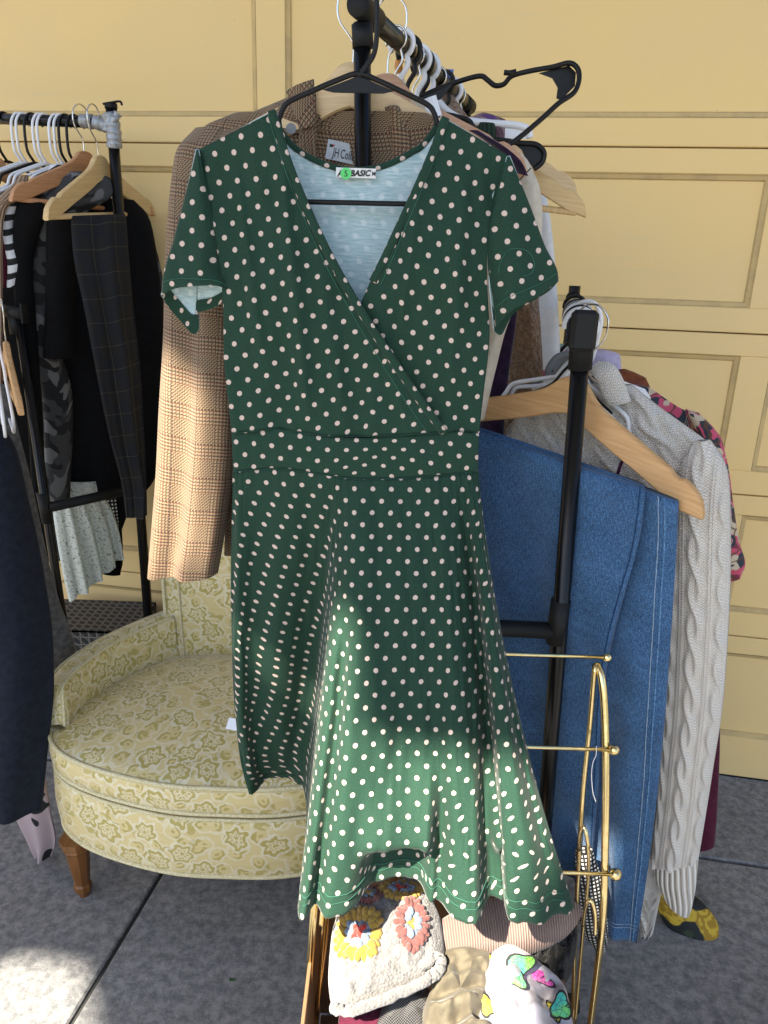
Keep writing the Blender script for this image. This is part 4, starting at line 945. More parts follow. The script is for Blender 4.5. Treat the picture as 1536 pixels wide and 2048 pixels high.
# hooks along the tall rail
rdx = np.cross(rd, ZU); rdx /= np.linalg.norm(rdx)
specs = [(.17, 'steel', .0017), (.20, 'white_plastic', .0042), (.24, 'black_plastic', .0042), (.27, 'steel', .0017), (.295, 'white_plastic', .0045), (.32, 'black_plastic', .004), (.35, 'white_plastic', .005), (.42, 'steel', .0017), (.47, 'black_plastic', .004), (.53, 'white_plastic', .0045), (.575, 'steel', .0017)]
names_ = {'steel': 'bare wire', 'white_plastic': 'white plastic', 'black_plastic': 'black plastic'}
ordn = ['nearest the post sleeve', 'second from the post sleeve', 'third from the post sleeve', 'fourth from the post sleeve', 'fifth from the post sleeve']
cnt = {}
for k, (q, mt, r) in enumerate(specs):
    c = r1a + rd * q; i = cnt.get(mt, 0); cnt[mt] = i + 1
    t = thing('clothes_hanger', names_[mt] + ' hanger on the tall rail, ' + ordn[i] + ' of its kind', 'hanger', c - (0, 0, .2), 'hangers along the tall rail')
    rad = .0155 + r; tw_ = RNG.uniform(-.15, .15)
    X = rdx * math.cos(tw_) + rd * math.sin(tw_)
    ang = np.linspace(math.radians(215), math.radians(-60), 30)
    arc = c + rad * (np.cos(ang)[:, None] * -X * -1 + np.sin(ang)[:, None] * ZU) + ZU * .001
    stem = [arc[-1], c + X * .012 * -1 * -1 - ZU * .03, c - ZU * .05, c - ZU * .075]
    tube('hook', np.vstack([arc, cr(stem, 14)[1:]]), r, MT[mt], t, 8)
    xh = X * 1.0; dn = c - ZU * .072
    sh = [dn - xh * .19 - ZU * .10, dn - xh * .08 - ZU * .04, dn, dn + xh * .08 - ZU * .04, dn + xh * .19 - ZU * .10]
    tube('shoulder_frame', cr(sh, 24), max(r, .0022), MT[mt], t, 8)
tg = thing('size_marker', 'blue plastic size marker tag reading L on the tall rail', 'tag', P(895, 155, 1.66))
boxo('plate', P(886, 153, 1.66), .040, .002, .026, MT['blue_plastic'], tg, None, .0008)
text_obj('letter', 'L', P(894, 160, 1.657), (1, 0, 0), ZU, .012, MT['ink'], tg)
og = thing('clothes_hanger', 'white hanger with an orange size collar under the tall rail', 'hanger', P(806, 172, 1.44))
tube('frame', P(*np.array([(800, 112), (798, 135), (800, 150), (804, 165), (812, 182), (830, 200)]).T, np.full(6, 1.46)), .0055, MT['white_plastic'], og, 8, smooth_n=20)
tube('size_collar', P(*np.array([(801, 118), (797, 130), (799, 145)]).T, np.full(3, 1.455)), .0068, MT['orange_plastic'], og, 10, smooth_n=10)

# ================================================================== LOW RAIL: JEANS, SWEATER, BLOUSE ...
hx = np.array([.205, -.15, -.040]); ap = P(1152, 757, 1.27)
wooden_hanger('natural wooden hanger holding the blue jeans', ap, hx, 'wood_natural', 1.2, 0, .0, True, mirror=1, fat=.004)
jn_ = thing('jeans', 'faded blue denim jeans folded over a wooden hanger', 'jeans', P(1230, 1880, 1.14))
jd = lambda x: np.interp(x, [940, 1290, 1357], [1.37, 1.155, 1.125])
def J(rows): return [(a, b, jd(a) + o + .014, c, d_, jd(c) + o + .014) for (a, b, c, d_, o) in rows]
_, jf, _ = cloth('front_leg', J([(938, 852, 1290, 972, -.004), (940, 862, 1290, 990, -.030), (944, 1000, 1278, 1082, -.030), (958, 1240, 1230, 1262, -.030), (985, 1400, 1203, 1420, -.030), (1020, 1560, 1197, 1600, -.024), (1060, 1700, 1185, 1760, -.016)]), 'denim', jn_, thick=.030, folds=((.010, .9, .1, .35, .5), (.005, 2.3, .4, .6, .7)), nu=44, nv=100, seed=51, wr=.009, wrs=10, cap=True, shape=.4)
_, jb, _ = cloth('back_leg', J([(1100, 908, 1357, 1000, .0), (1100, 920, 1358, 1012, -.004), (1100, 1100, 1350, 1150, .002), (1108, 1400, 1329, 1450, .0), (1125, 1650, 1301, 1700, .0), (1165, 1826, 1273, 1889, .0)]), 'denim', jn_, thick=.026, folds=((.009, 1.0, .3, .3, .5), (.004, 2.6, .1, .5, .7)), nu=40, nv=110, seed=52, wr=.009, wrs=10, cap=True, shape=.35)
k_ = 34
tube('outseam', jb[:, k_] + (0, -.0012, 0), .0014, MT['denim_seam'], jn_, 6)
tube('outseam_stitch', jb[:, k_ - 2] + (0, -.0012, 0), .0006, MT['denim_light'], jn_, 6)
tube('front_seam', jf[:, -3] + (0, -.001, 0), .0010, MT['denim_dark'], jn_, 6)
for r_ in (-5, -6): tube('hem_stitch', jb[r_, 3:-2] + (0, -.0012, 0), .0005, MT['denim_light'], jn_, 6)

def cable(u, v):
    per = .050; x = (u / per) - np.floor(u / per) - .5; x = x * per
    ph = TAU * v / .075; A = .009
    h = np.zeros_like(u)
    for s_ in (0, math.pi):
        xc = A * np.sin(ph / 2 * 2 * .5 + s_); ov = .5 + .5 * np.cos(ph * .5 + s_)
        h = np.maximum(h, (.35 + .65 * ov) * np.exp(-((x - xc) / .0068) ** 2))
    h += .30 * np.exp(-((np.abs(x) - .0225) / .0025) ** 2)
    return .0125 * h
sw = thing('cable_sweater', 'cream cable knit sweater behind the jeans', 'sweater', P(1370, 1830, 1.2))
swd = lambda x: np.interp(x, [1000, 1460], [1.46, 1.20])
W = lambda rows, o=0.: [(y, a, b, swd(a) + o, swd(b) + o) for (y, a, b) in rows]
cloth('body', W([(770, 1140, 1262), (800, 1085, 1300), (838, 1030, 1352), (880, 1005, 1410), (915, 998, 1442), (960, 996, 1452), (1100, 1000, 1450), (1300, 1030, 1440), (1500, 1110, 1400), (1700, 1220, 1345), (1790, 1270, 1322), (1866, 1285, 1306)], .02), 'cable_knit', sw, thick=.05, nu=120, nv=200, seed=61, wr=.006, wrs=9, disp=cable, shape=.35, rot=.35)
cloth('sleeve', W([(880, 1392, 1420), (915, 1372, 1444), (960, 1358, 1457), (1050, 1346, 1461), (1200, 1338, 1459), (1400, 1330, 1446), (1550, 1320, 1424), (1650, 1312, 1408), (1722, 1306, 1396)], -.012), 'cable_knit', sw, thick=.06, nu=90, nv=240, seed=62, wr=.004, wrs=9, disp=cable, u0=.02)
cloth('cuff', [(a, b, swd(a) - .012, c, d_, swd(c) - .012) for a, b, c, d_ in ((1306, 1714, 1397, 1716), (1310, 1750, 1392, 1772), (1322, 1778, 1384, 1815), (1329, 1792, 1377, 1834))], 'rib_knit', sw, thick=.055, nu=40, nv=24, seed=63, wr=.002)
cloth('hem', W([(1780, 1268, 1312), (1866, 1284, 1306)], .015), 'rib_knit', sw, thick=.03, nu=16, nv=16, seed=64, wr=.002)
cloth('collar', [(1178, 742, 1.32, 1198, 722, 1.31), (1186, 752, 1.31, 1222, 726, 1.30), (1196, 770, 1.305, 1238, 742, 1.295), (1205, 795, 1.30, 1252, 772, 1.295), (1216, 812, 1.30, 1262, 802, 1.29)], 'cable_knit', sw, thick=.03, nu=40, nv=40, seed=65, wr=.003)
plastic_hanger('white plastic hanger holding the cream cable sweater', r2a + rd2 * .17 - ZU * .105, (.17, -.12, -.03), 'white_plastic', 1.1, mirror=1)
traced_hanger('white plastic hanger arm showing over the jeans hanger', [(966, 790), (985, 786), (990, 796), (1004, 802), (1018, 796), (1026, 782), (1036, 774), (1070, 772), (1098, 768), (1120, 758)], np.linspace(1.48, 1.42, 10), .0040, 'white_plastic')
tube('strap', P(*np.array([(996, 792), (990, 815), (990, 850), (992, 885)]).T, np.full(4, 1.475)), .004, MT['purple_strap'], tag(thing('camisole', 'thin purple strap hanging on the white hanger arm', 'camisole', P(992, 885, 1.475)), None, None), 8, flat=.4, smooth_n=20)
st2 = thing('strappy_dress', 'plum strap loop on the hanger below the wooden arm', 'dress', P(1240, 960, 1.28))
tube('strap', P(*np.array([(1252, 912), (1243, 925), (1236, 945), (1230, 965)]).T, np.full(4, 1.262)), .0065, MT['purple_strap'], st2, 8, flat=.35, smooth_n=20)
tube('lower_strap', P(*np.array([(1230, 965), (1232, 1010), (1238, 1060)]).T, np.full(3, 1.28)), .0065, MT['purple_strap'], st2, 8, flat=.35, smooth_n=12)
fb = thing('paisley_blouse', 'pink and navy floral print blouse behind the cable sweater', 'blouse', P(1470, 1150, 1.5))
cloth('body', [(1180, 770, 1.60, 1232, 772, 1.58), (1170, 800, 1.60, 1290, 772, 1.56), (1160, 830, 1.60, 1350, 810, 1.53), (1150, 870, 1.60, 1420, 850, 1.50), (1150, 920, 1.60, 1450, 905, 1.48), (1160, 1050, 1.6, 1450, 1050, 1.47), (1170, 1300, 1.6, 1425, 1300, 1.47)], 'paisley', fb, thick=.05, nu=40, nv=60, seed=71, wr=.007, wrs=20)
cloth('sleeve', [(1370, 818, 1.50, 1400, 828, 1.49), (1385, 850, 1.49, 1432, 862, 1.47), (1400, 900, 1.48, 1454, 920, 1.46), (1410, 990, 1.48, 1466, 1000, 1.46), (1418, 1070, 1.48, 1478, 1080, 1.46), (1428, 1140, 1.48, 1491, 1126, 1.46), (1440, 1165, 1.48, 1480, 1158, 1.46)], 'paisley', fb, thick=.05, nu=26, nv=50, seed=72, wr=.006, wrs=25)
cloth('collar', [(1024, 760, 1.58, 1044, 746, 1.58), (1040, 768, 1.57, 1085, 740, 1.57), (1060, 776, 1.56, 1106, 752, 1.56)], 'paisley', fb, thick=.03, nu=16, nv=16, seed=73, wr=.006, wrs=40)
traced_hanger('white plastic hanger arm inside the floral print blouse', [(1180, 742), (1205, 752), (1240, 768), (1280, 785), (1296, 800)], 1.53, .0075, 'white_plastic', webs=([(1236, 758), (1290, 778), (1300, 792), (1262, 796), (1240, 790)],))
traced_hanger('grey plastic hanger arm behind the black post head', [(1150, 708), (1120, 712), (1104, 726), (1096, 745), (1104, 752)], 1.50, .007, 'grey_plastic', webs=([(1118, 712), (1150, 704), (1150, 742), (1108, 748), (1104, 732)],))
garment('rust_jacket', 'rust brown jacket shoulder between lavender top and floral blouse', 'jacket', [(1225, 742, 1.66, 1252, 738, 1.66), (1215, 760, 1.65, 1285, 752, 1.64), (1210, 790, 1.65, 1300, 775, 1.63), (1205, 900, 1.65, 1330, 900, 1.62), (1205, 1100, 1.65, 1340, 1100, 1.62)], 'rust', thick=.03, nu=20, nv=30, seed=74)
garment('lavender_shirt', 'pale lavender top with a rolled neckline on the low rail', 'top', [(1080, 698, 1.74, 1215, 700, 1.72), (1085, 706, 1.73, 1238, 708, 1.70), (1090, 725, 1.73, 1242, 724, 1.70), (1095, 760, 1.73, 1245, 760, 1.70), (1100, 900, 1.73, 1260, 900, 1.70)], 'lavender', thick=.05, nu=24, nv=24, seed=75, wr=.006, wrs=30)
garment('sage_shirt', 'muted sage green top seen behind the black post head', 'top', [(1072, 690, 1.80, 1150, 688, 1.79), (1070, 712, 1.79, 1160, 712, 1.78), (1068, 760, 1.79, 1170, 760, 1.78), (1070, 900, 1.79, 1180, 900, 1.78)], 'sage', thick=.04, nu=18, nv=18, seed=76)
garment('maroon_dress', 'maroon dress hem hanging behind the cream sweater sleeve', 'dress', [(1250, 1300, 1.62, 1430, 1300, 1.60), (1280, 1450, 1.6, 1440, 1450, 1.58), (1330, 1600, 1.58, 1436, 1600, 1.56), (1370, 1690, 1.58, 1430, 1690, 1.55)], 'maroon', thick=.05, nu=22, nv=40, seed=77, wr=.006, wrs=20)
garment('rose_print_dress', 'black dress with big yellow roses, hem almost on the ground', 'dress', [(1200, 1500, 1.56, 1330, 1500, 1.54), (1240, 1650, 1.54, 1345, 1650, 1.52), (1290, 1760, 1.50, 1362, 1768, 1.48), (1312, 1810, 1.46, 1400, 1800, 1.45), (1325, 1840, 1.44, 1425, 1828, 1.44), (1345, 1866, 1.43, 1438, 1858, 1.42), (1368, 1882, 1.42, 1424, 1880, 1.42)], 'rose_black', thick=.05, nu=30, nv=40, seed=78, wr=.008, wrs=22, cap=True)
garment('checked_bag', 'black and white checked cloth hanging between brass stand and jeans', 'cloth', [(1150, 1700, 1.16, 1186, 1700, 1.15), (1152, 1790, 1.15, 1206, 1770, 1.14), (1160, 1850, 1.15, 1216, 1840, 1.14), (1185, 1890, 1.15, 1214, 1892, 1.14), (1196, 1905, 1.15, 1206, 1908, 1.14)], 'check_bw', thick=.03, nu=20, nv=24, seed=79)
# hooks over the low rail
rx2 = np.cross(rd2, ZU); rx2 /= np.linalg.norm(rx2)
sp2 = [(.085, 'white_plastic', .0042, .027), (.115, 'white_plastic', .004, .026), (.16, 'black_plastic', .0042, .025), (.21, 'white_plastic', .0045, .025), (.27, 'grey_plastic', .0045, .025), (.33, 'black_plastic', .0042, .024), (.42, 'steel', .0018, .023), (.50, 'black_plastic', .004, .023)]
names_['grey_plastic'] = 'grey plastic'; cnt = {}
for k, (q, mt, r, rad) in enumerate(sp2):
    c = r2a + rd2 * q; i = cnt.get(mt, 0); cnt[mt] = i + 1
    t = thing('clothes_hanger', names_[mt] + ' hanger hooked on the low rail, ' + ['first', 'second', 'third', 'fourth'][i] + ' of its kind behind the post head', 'hanger', c - (0, 0, .2), 'hangers along the low rail')
    X = rx2; ang = np.linspace(math.radians(190), math.radians(-70), 34)
    cc = c + ZU * (.0122 + r - rad)
    arc = cc + rad * (np.cos(ang)[:, None] * X + np.sin(ang)[:, None] * ZU)
    stem = [arc[-1], c - ZU * .055, c - ZU * .085]
    tube('hook', np.vstack([arc, cr(stem, 12)[1:]]), r, MT[mt], t, 8)
    xh = np.array([.76, -.62, -.1]); xh /= np.linalg.norm(xh); dn = c - ZU * .083
    tube('shoulder_frame', cr([dn - xh * .08 - ZU * .07, dn - xh * .04 - ZU * .045, dn, dn + xh * .04 - ZU * .045, dn + xh * .08 - ZU * .07], 24), max(r, .0022), MT[mt], t, 8)

# ================================================================== BRASS STAND AND THE BOX OF CLOTHES
BR = MT['brass']
gs = thing('brass_stand', 'brass tube display stand with ball ended rods under the polka dot dress', 'display stand', P(915, 2090, 1.0))
outer = [(1193, 1326, 1.11), (1204, 1362, 1.09), (1210, 1440, 1.07), (1212, 1560, 1.04), (1210, 1700, 1.01), (1205, 1845, .985), (1181, 2048, 1.0), (1160, 2150, 1.045)]
inner = [(1190, 1330, 1.10), (1180, 1450, 1.085), (1166, 1590, 1.07), (1156, 1760, 1.06), (1150, 1900, 1.055), (1146, 2048, 1.05), (1143, 2090, 1.05)]
Ow = P(*np.array(outer).T); Iw = P(*np.array(inner).T)
xcen = (P(1205, 1845, .985)[0] + P(627, 1845, .985)[0]) / 2
mir = lambda p: np.array([2 * xcen, 0, 0]) + np.asarray(p) * np.array([-1, 1, 1])
Ml = mir(Ow); Ml[:, 0] += .035 * sm(.50, .85, Ml[:, 2])
for Wp in (Ow, Ml): tube('front_leg', cr(Wp, 60), .0062, BR, gs, 12)
Il = mir(Iw); Il[:, 0] += .035 * sm(.50, .85, Il[:, 2])
for Wp in (Iw, Il): tube('back_leg', cr(Wp, 50), .0045, BR, gs, 4, flat=1.0, up=(1, 0, 0))
for (a, b, d_, rb) in (((1214, 1315), None, 1.105, .0076), ((1228, 1500), None, 1.047, .0088), ((1231, 1749), None, .992, .0100)):
    q = P(a[0], a[1], d_); m_ = mir(q); inn = .05
    m_ = m_ + (inn, 0, 0)
    tube('rod', [q, m_], .0033, BR, gs, 10)
    for e in (q, m_): mesh_obj('ball', *ellipsoid(e, rb, rb, rb, 18, 12)[:2], BR, gs)
for mm in (lambda p: p, mir):
    sc1 = [(1158, 1700, 1.05), (1160, 1668, 1.045), (1168, 1655, 1.04), (1176, 1690, 1.03), (1176, 1760, 1.03), (1166, 1860, 1.03), (1158, 1960, 1.03), (1150, 2048, 1.03)]
    sc2 = [(1182, 1895, .98), (1180, 1865, .98), (1186, 1855, .98), (1188, 1880, .98), (1183, 1912, .985), (1180, 1890, .985)]
    sc3 = [(1166, 1850, 1.0), (1172, 1812, .99), (1182, 1802, .985), (1190, 1830, .98), (1190, 1870, .975)]
    for sc_ in (sc1, sc3): tube('scroll', mm(cr(P(*np.array(sc_).T), 40)), .0034, BR, gs, 8)
tube('foot_rail', [Ow[-1], mir(Ow[-1])], .005, BR, gs, 10)
# loose price tag string
pt = thing('tag_fastener', 'thin white plastic tag fastener hanging from the middle brass rod', 'tag', P(1190, 1600, 1.0))
tube('loop', P(*np.array([(1193, 1492), (1192, 1510), (1186, 1525), (1183, 1550), (1186, 1585), (1192, 1604)]).T, np.full(6, 1.035)), .0007, MT['white_plastic'], pt, 6, smooth_n=40)

bx = thing('cardboard_box', 'open cardboard box of folded clothes inside the brass stand', 'box', (.115, 1.0, 0))
CB = MT['cardboard']; x0, x1, y0, y1, zt = -.100, .330, .80, 1.165, .365
boxo('side', ((x0), (y0 + y1) / 2, zt / 2 + .01), .006, y1 - y0, zt - .02, CB, bx, None, .001)
boxo('side', ((x1), (y0 + y1) / 2, zt / 2 + .01), .006, y1 - y0, zt - .02, CB, bx, None, .001)
boxo('end', ((x0 + x1) / 2, y1, zt / 2 + .01), x1 - x0 - .007, .006, zt - .02, CB, bx, None, .001)
boxo('end', ((x0 + x1) / 2, y0, zt / 2 - .04), x1 - x0 - .007, .006, zt - .12, CB, bx, None, .001)
boxo('bottom', ((x0 + x1) / 2, (y0 + y1) / 2, .016), x1 - x0 - .01, y1 - y0 - .01, .006, CB, bx, None, .001)
cp = lambda py: .875 + (2048 - np.asarray(py, float)) * .00078
def lump(name, outline, mat, parent=None, h=.035, doff=0., n=64, nr=16, seed=0, wr=.006, wrs=25, fold=None, uvrot=0., solid=.04, ecc=.5):
    """pillow of cloth: outline traced at its place, raised towards the viewer, with a real underside"""
    o = cr(np.array(outline, float), n, True); c = o.mean(0)
    r = np.sqrt(np.linspace(0, 1, nr))[:, None, None]; p = c + (o - c)[None] * r
    base = P(p[..., 0], p[..., 1], cp(p[..., 1]) + doff); vw = CAM - base; vw /= np.linalg.norm(vw, axis=-1, keepdims=True); vw = vw * .5 + ZU * .5; vw /= np.linalg.norm(vw, axis=-1, keepdims=True)
    rr = np.broadcast_to(r[..., 0], p.shape[:2])
    up = h * np.power(np.clip(1 - rr ** 2.4, 0, 1), ecc) + wr * (1 - rr ** 6) * (vnoise(p[..., 0] / wrs, p[..., 1] / wrs, seed) + .5 * vnoise(p[..., 0] / wrs * 2.2, p[..., 1] / wrs * 2.2, seed + 1))
    up = up + 1.1 * wr * (1 - rr ** 6) * (.5 - np.abs(vnoise(p[..., 0] / (wrs * 1.6), p[..., 1] / (wrs * 1.6), seed + 5)) * 1.6)
    if fold is not None: up = up + fold(p[..., 0], p[..., 1]) * (1 - rr ** 6)
    topv = base + vw * up[..., None]; botv = base - vw * (solid * np.power(np.clip(1 - rr ** 3, 0, 1), .5))[..., None]
    V = np.concatenate([topv, botv[::-1][1:]], 0)
    cs, sn = math.cos(uvrot), math.sin(uvrot); k = .00082; U = np.concatenate([p, p[::-1][1:]], 0) * k; U = np.stack([U[..., 0] * cs - U[..., 1] * sn, U[..., 0] * sn + U[..., 1] * cs], -1)
    ob = mesh_obj(name, V.reshape(-1, 3), grid_faces(len(V), n, True), MT[mat], parent, U.reshape(-1, 2))
    def at(x, y):
        j = np.argmin((p[..., 0] - x) ** 2 + (p[..., 1] - y) ** 2); a = topv.reshape(-1, 3)[j]; return a + vw.reshape(-1, 3)[j] * .001, vw.reshape(-1, 3)[j]
    return ob, at
tag(lump('maroon_shirt', [(680, 2060), (690, 2010), (740, 1995), (790, 2010), (800, 2080), (740, 2110)], 'maroon', h=.02, doff=.03, seed=80)[0], 'maroon cloth at the bottom corner of the cardboard box', 'top')
tag(lump('mesh_bag', [(752, 2070), (770, 2000), (800, 1955), (850, 1960), (862, 2010), (850, 2080), (800, 2110)], 'mesh_silver', h=.03, doff=.02, seed=81)[0], 'dark silver mesh bag between crochet knit and khaki trousers', 'bag')
tag(lump('fur_collar', [(1070, 1850), (1110, 1820), (1150, 1830), (1152, 1900), (1135, 1960), (1090, 1975), (1060, 1930)], 'black_fur', h=.03, doff=.03, seed=82, wr=.01, wrs=10)[0], 'black furry garment in the corner of the cardboard box', 'fur')
tag(lump('dark_dress', [(1030, 1880), (1060, 1860), (1090, 1870), (1100, 1960), (1120, 2060), (1060, 2060), (1030, 1960)], 'black_cloth', h=.02, doff=.035, seed=83)[0], 'black cloth beside the fur in the cardboard box', 'dress')
kf = lambda x, y: .016 * np.sin((y - 1900 + .25 * (x - 900)) / 9.0) * sm(1950, 1990, y) + .006 * np.sin((x - 880 + .5 * (y - 1950)) / 14.)
tag(lump('khaki_trousers', [(858, 2090), (845, 2030), (862, 1980), (882, 1930), (890, 1902), (940, 1893), (978, 1900), (982, 1950), (975, 2010), (985, 2090), (920, 2120)], 'khaki', h=.045, doff=.0, seed=84, fold=kf, wr=.010, wrs=26, nr=30, n=90)[0], 'rolled khaki trousers standing in the cardboard box', 'trousers')
wf = lambda x, y: .012 * np.sin((x * .8 - y * .5) / 16.) * sm(1940, 1990, y) + .006 * np.sin((x + y) / 11.) + .012 * np.exp(-((x - 1007) / 16) ** 2 - ((y - 2012) / 30) ** 2)
bfo, bat = lump('butterfly_blouse', [(965, 2090), (958, 2000), (962, 1960), (985, 1905), (1010, 1888), (1050, 1905), (1100, 1945), (1128, 1972), (1138, 2010), (1142, 2090), (1050, 2130)], 'satin_white', h=.045, doff=-.005, seed=85, fold=wf, wr=.012, wrs=30, nr=30, n=90)
tag(bfo, 'white satin blouse printed with green and pink butterflies', 'blouse')
def wing(cx, cy, rx, ry, rot, mat):
    a, nrm = bat(cx, cy); X = np.cross((0, 1, 0), nrm); X /= np.linalg.norm(X); Y = np.cross(nrm, X)
    th = np.linspace(0, TAU, 22, endpoint=False); rad = 1 + .22 * np.cos(3 * th + 1); k = .00105
    for sc_, mt, of in ((1.0, 'ink', .002), (.82, mat, .0028)):
        x = rx * rad * np.cos(th) * k * sc_; y = ry * rad * np.sin(th) * k * sc_; c, s_ = math.cos(rot), math.sin(rot)
        pts = a + (x * c - y * s_)[:, None] * X + (x * s_ + y * c)[:, None] * Y + nrm * of
        mesh_obj('wing_print', np.vstack([pts, [a + nrm * (of + .0012)]]), [(i, (i + 1) % 22, 22) for i in range(22)], MT[mt], bfo, np.vstack([np.c_[x, y], [[0, 0]]]) + cx * .01, False)
for w_ in ((1036, 1958, 26, 17, .5, 'butterfly_wing'), (1030, 1985, 18, 12, -.6, 'butterfly_wing'), (1082, 1968, 20, 10, -.5, 'butterfly_pink'), (974, 2028, 11, 16, .2, 'butterfly_yellow'), (1120, 2028, 15, 20, -.4, 'butterfly_wing'), (1108, 2038, 8, 16, .5, 'butterfly_yellow'), (978, 1922, 5, 9, .5, 'butterfly_yellow')): wing(*w_)
tag(lump('corduroy_cap', [(872, 1905), (868, 1860), (900, 1830), (980, 1800), (1080, 1790), (1140, 1800), (1163, 1815), (1158, 1842), (1125, 1878), (1070, 1903), (1000, 1912), (940, 1920), (895, 1924)], 'corduroy', h=.04, doff=.0, seed=86, wr=.003, wrs=60, nr=26, n=90, uvrot=.12)[0], 'dusty pink corduroy garment folded under the dress hem', 'skirt')
cro, cat_ = lump('crochet_cardigan', [(668, 1850), (690, 1800), (740, 1780), (800, 1772), (850, 1785), (878, 1830), (888, 1880), (890, 1930), (872, 1962), (820, 1985), (760, 2012), (700, 2028), (668, 2020), (657, 1970), (660, 1900)], 'wool_cream', h=.06, doff=-.01, seed=87, wr=.004, wrs=14, nr=34, n=110)
tag(cro, 'cream crochet cardigan with yellow and rose granny squares', 'cardigan')
def granny(cx, cy, sx, sy, rot, cols):
    """clusters of yarn: centre star, ring of pale petals, outer ring"""
    k = 0
    for ring, (rad, num, size, col) in enumerate(((0, 1, 9, cols[0]), (9, 4, 8, cols[0]), (19, 10, 9.5, cols[1]), (33, 18, 10.5, cols[2]), (42, 22, 8.5, cols[2]))):
        for i in range(num):
            th = TAU * (i + .5 * (ring % 2)) / num + rot
            rq = rad * (1 + .16 * abs(math.sin(2 * (th - rot))) if ring > 1 else 1)
            x = cx + sx * rq * math.cos(th); y = cy + sy * rq * math.sin(th)
            a, nrm = cat_(x, y); X = np.cross((0, 1, 0), nrm); X /= np.linalg.norm(X); Y = np.cross(nrm, X)
            d_ = math.cos(th) * X * sx - math.sin(th) * Y * sy
            if ring == 0: d_ = X
            d_ = d_ / np.linalg.norm(d_); e_ = np.cross(nrm, d_)
            s_ = size * .00112 * (sx + sy) / 2
            v, f, _ = ellipsoid(a, s_ * .95, s_ * .66, .0045, 10, 6, np.array([d_, e_, nrm]))
            v += nrm * .0012
            mesh_obj('yarn_cluster', v, f, MT[col], cro)
granny(716, 1893, .92, 1.05, .2, ('yarn_red', 'yarn_blue', 'yarn_yellow'))
granny(822, 1875, .62, 1.05, .9, ('yarn_yellow', 'yarn_blue', 'yarn_rose'))
granny(800, 1795, .9, .55, .3, ('yarn_red', 'yarn_blue', 'yarn_yellow'))
granny(735, 1805, .6, .5, .3, ('yarn_yellow', 'yarn_blue', 'yarn_rose'))
cf_ = P(*np.array([(665, 2018), (700, 2022), (745, 2008), (800, 1985), (850, 1962), (875, 1945), (884, 1925), (870, 1915), (840, 1935)]).T, cp(np.array([2018, 2022, 2008, 1985, 1962, 1945, 1925, 1915, 1935])) - .035)
tube('cuff_edge', cr(cf_, 50) + .001 * RNG.randn(50, 3), .008 + .0012 * RNG.rand(50), MT['wool_cream'], cro, 10)

# ================================================================== ARMCHAIR
ch = thing('armchair', 'low tub armchair in pale yellow floral brocade with a loose round seat cushion', 'armchair', (-.33, 1.65, 0))
CC = np.array([-.33, 1.65])
half = np.array([(0, -.295), (.12, -.290), (.25, -.258), (.355, -.215), (.42, -.165), (.452, -.105), (.448, -.03), (.415, .07), (.355, .165), (.285, .245), (.15, .285), (0, .29)])
out = np.vstack([half, (half[1:-1] * (-1, 1))[::-1]]); out = np.roll(out, len(half) - 1, axis=0)
def ring(sc, z, n=140, sy=None):
    o = cr(out, n, True); return np.c_[CC + o * (sc, sy or sc), np.full(n, z)]
def stack(name, prof, mat, cap_top=0.0, n=140, capn=8, wr=.0015, seed=0):
    """loft of outline rings; prof = (scale, z); crowned top"""
    R = [ring(a, z, n) for a, z in prof]
    if cap_top is not None:
        a, z = prof[-1]
        for q in np.linspace(1, 0.02, capn)[1:]: R.append(ring(a * q, z + cap_top * (1 - q ** 2), n))
    R = np.array(R); R[..., 2] += wr * vnoise(R[..., 0] * 14, R[..., 1] * 14, seed)
    L = np.concatenate([[0], np.cumsum(np.linalg.norm(np.diff(R[:, 0], axis=0), axis=1))])
    per = np.concatenate([[0], np.cumsum(np.linalg.norm(np.diff(R[0], axis=0), axis=1))])
    side = len(prof); uv = np.zeros(R.shape[:2] + (2,))
    uv[:side, :, 0] = per; uv[:side, :, 1] = L[:side, None]; uv[side - 1:] = R[side - 1:, :, :2]
    return mesh_obj(name, R.reshape(-1, 3), grid_faces(len(R), n, True) + [tuple(range(n))[::-1], tuple(range((len(R) - 1) * n, len(R) * n))], MT[mat], ch, uv.reshape(-1, 2))
ap_ = stack('seat_base', [(.965, .172), (.985, .180), (1.0, .20), (1.01, .25), (1.005, .31), (.99, .332), (.96, .338)], 'brocade', .004, seed=1)
cu_ = stack('seat_cushion', [(.955, .340), (.99, .348), (1.008, .365), (1.012, .385), (1.006, .408), (.985, .420)], 'brocade', .045, seed=2, wr=.003, capn=12)
tube('piping', ring(1.0, .417), .0052, MT['piping'], cu_, 8, True); tube('piping', ring(.995, .348), .0050, MT['piping'], cu_, 8, True)
tube('piping', ring(.985, .176), .0055, MT['piping'], ap_, 8, True); tube('piping', ring(.995, .334), .0042, MT['piping'], ap_, 8, True)
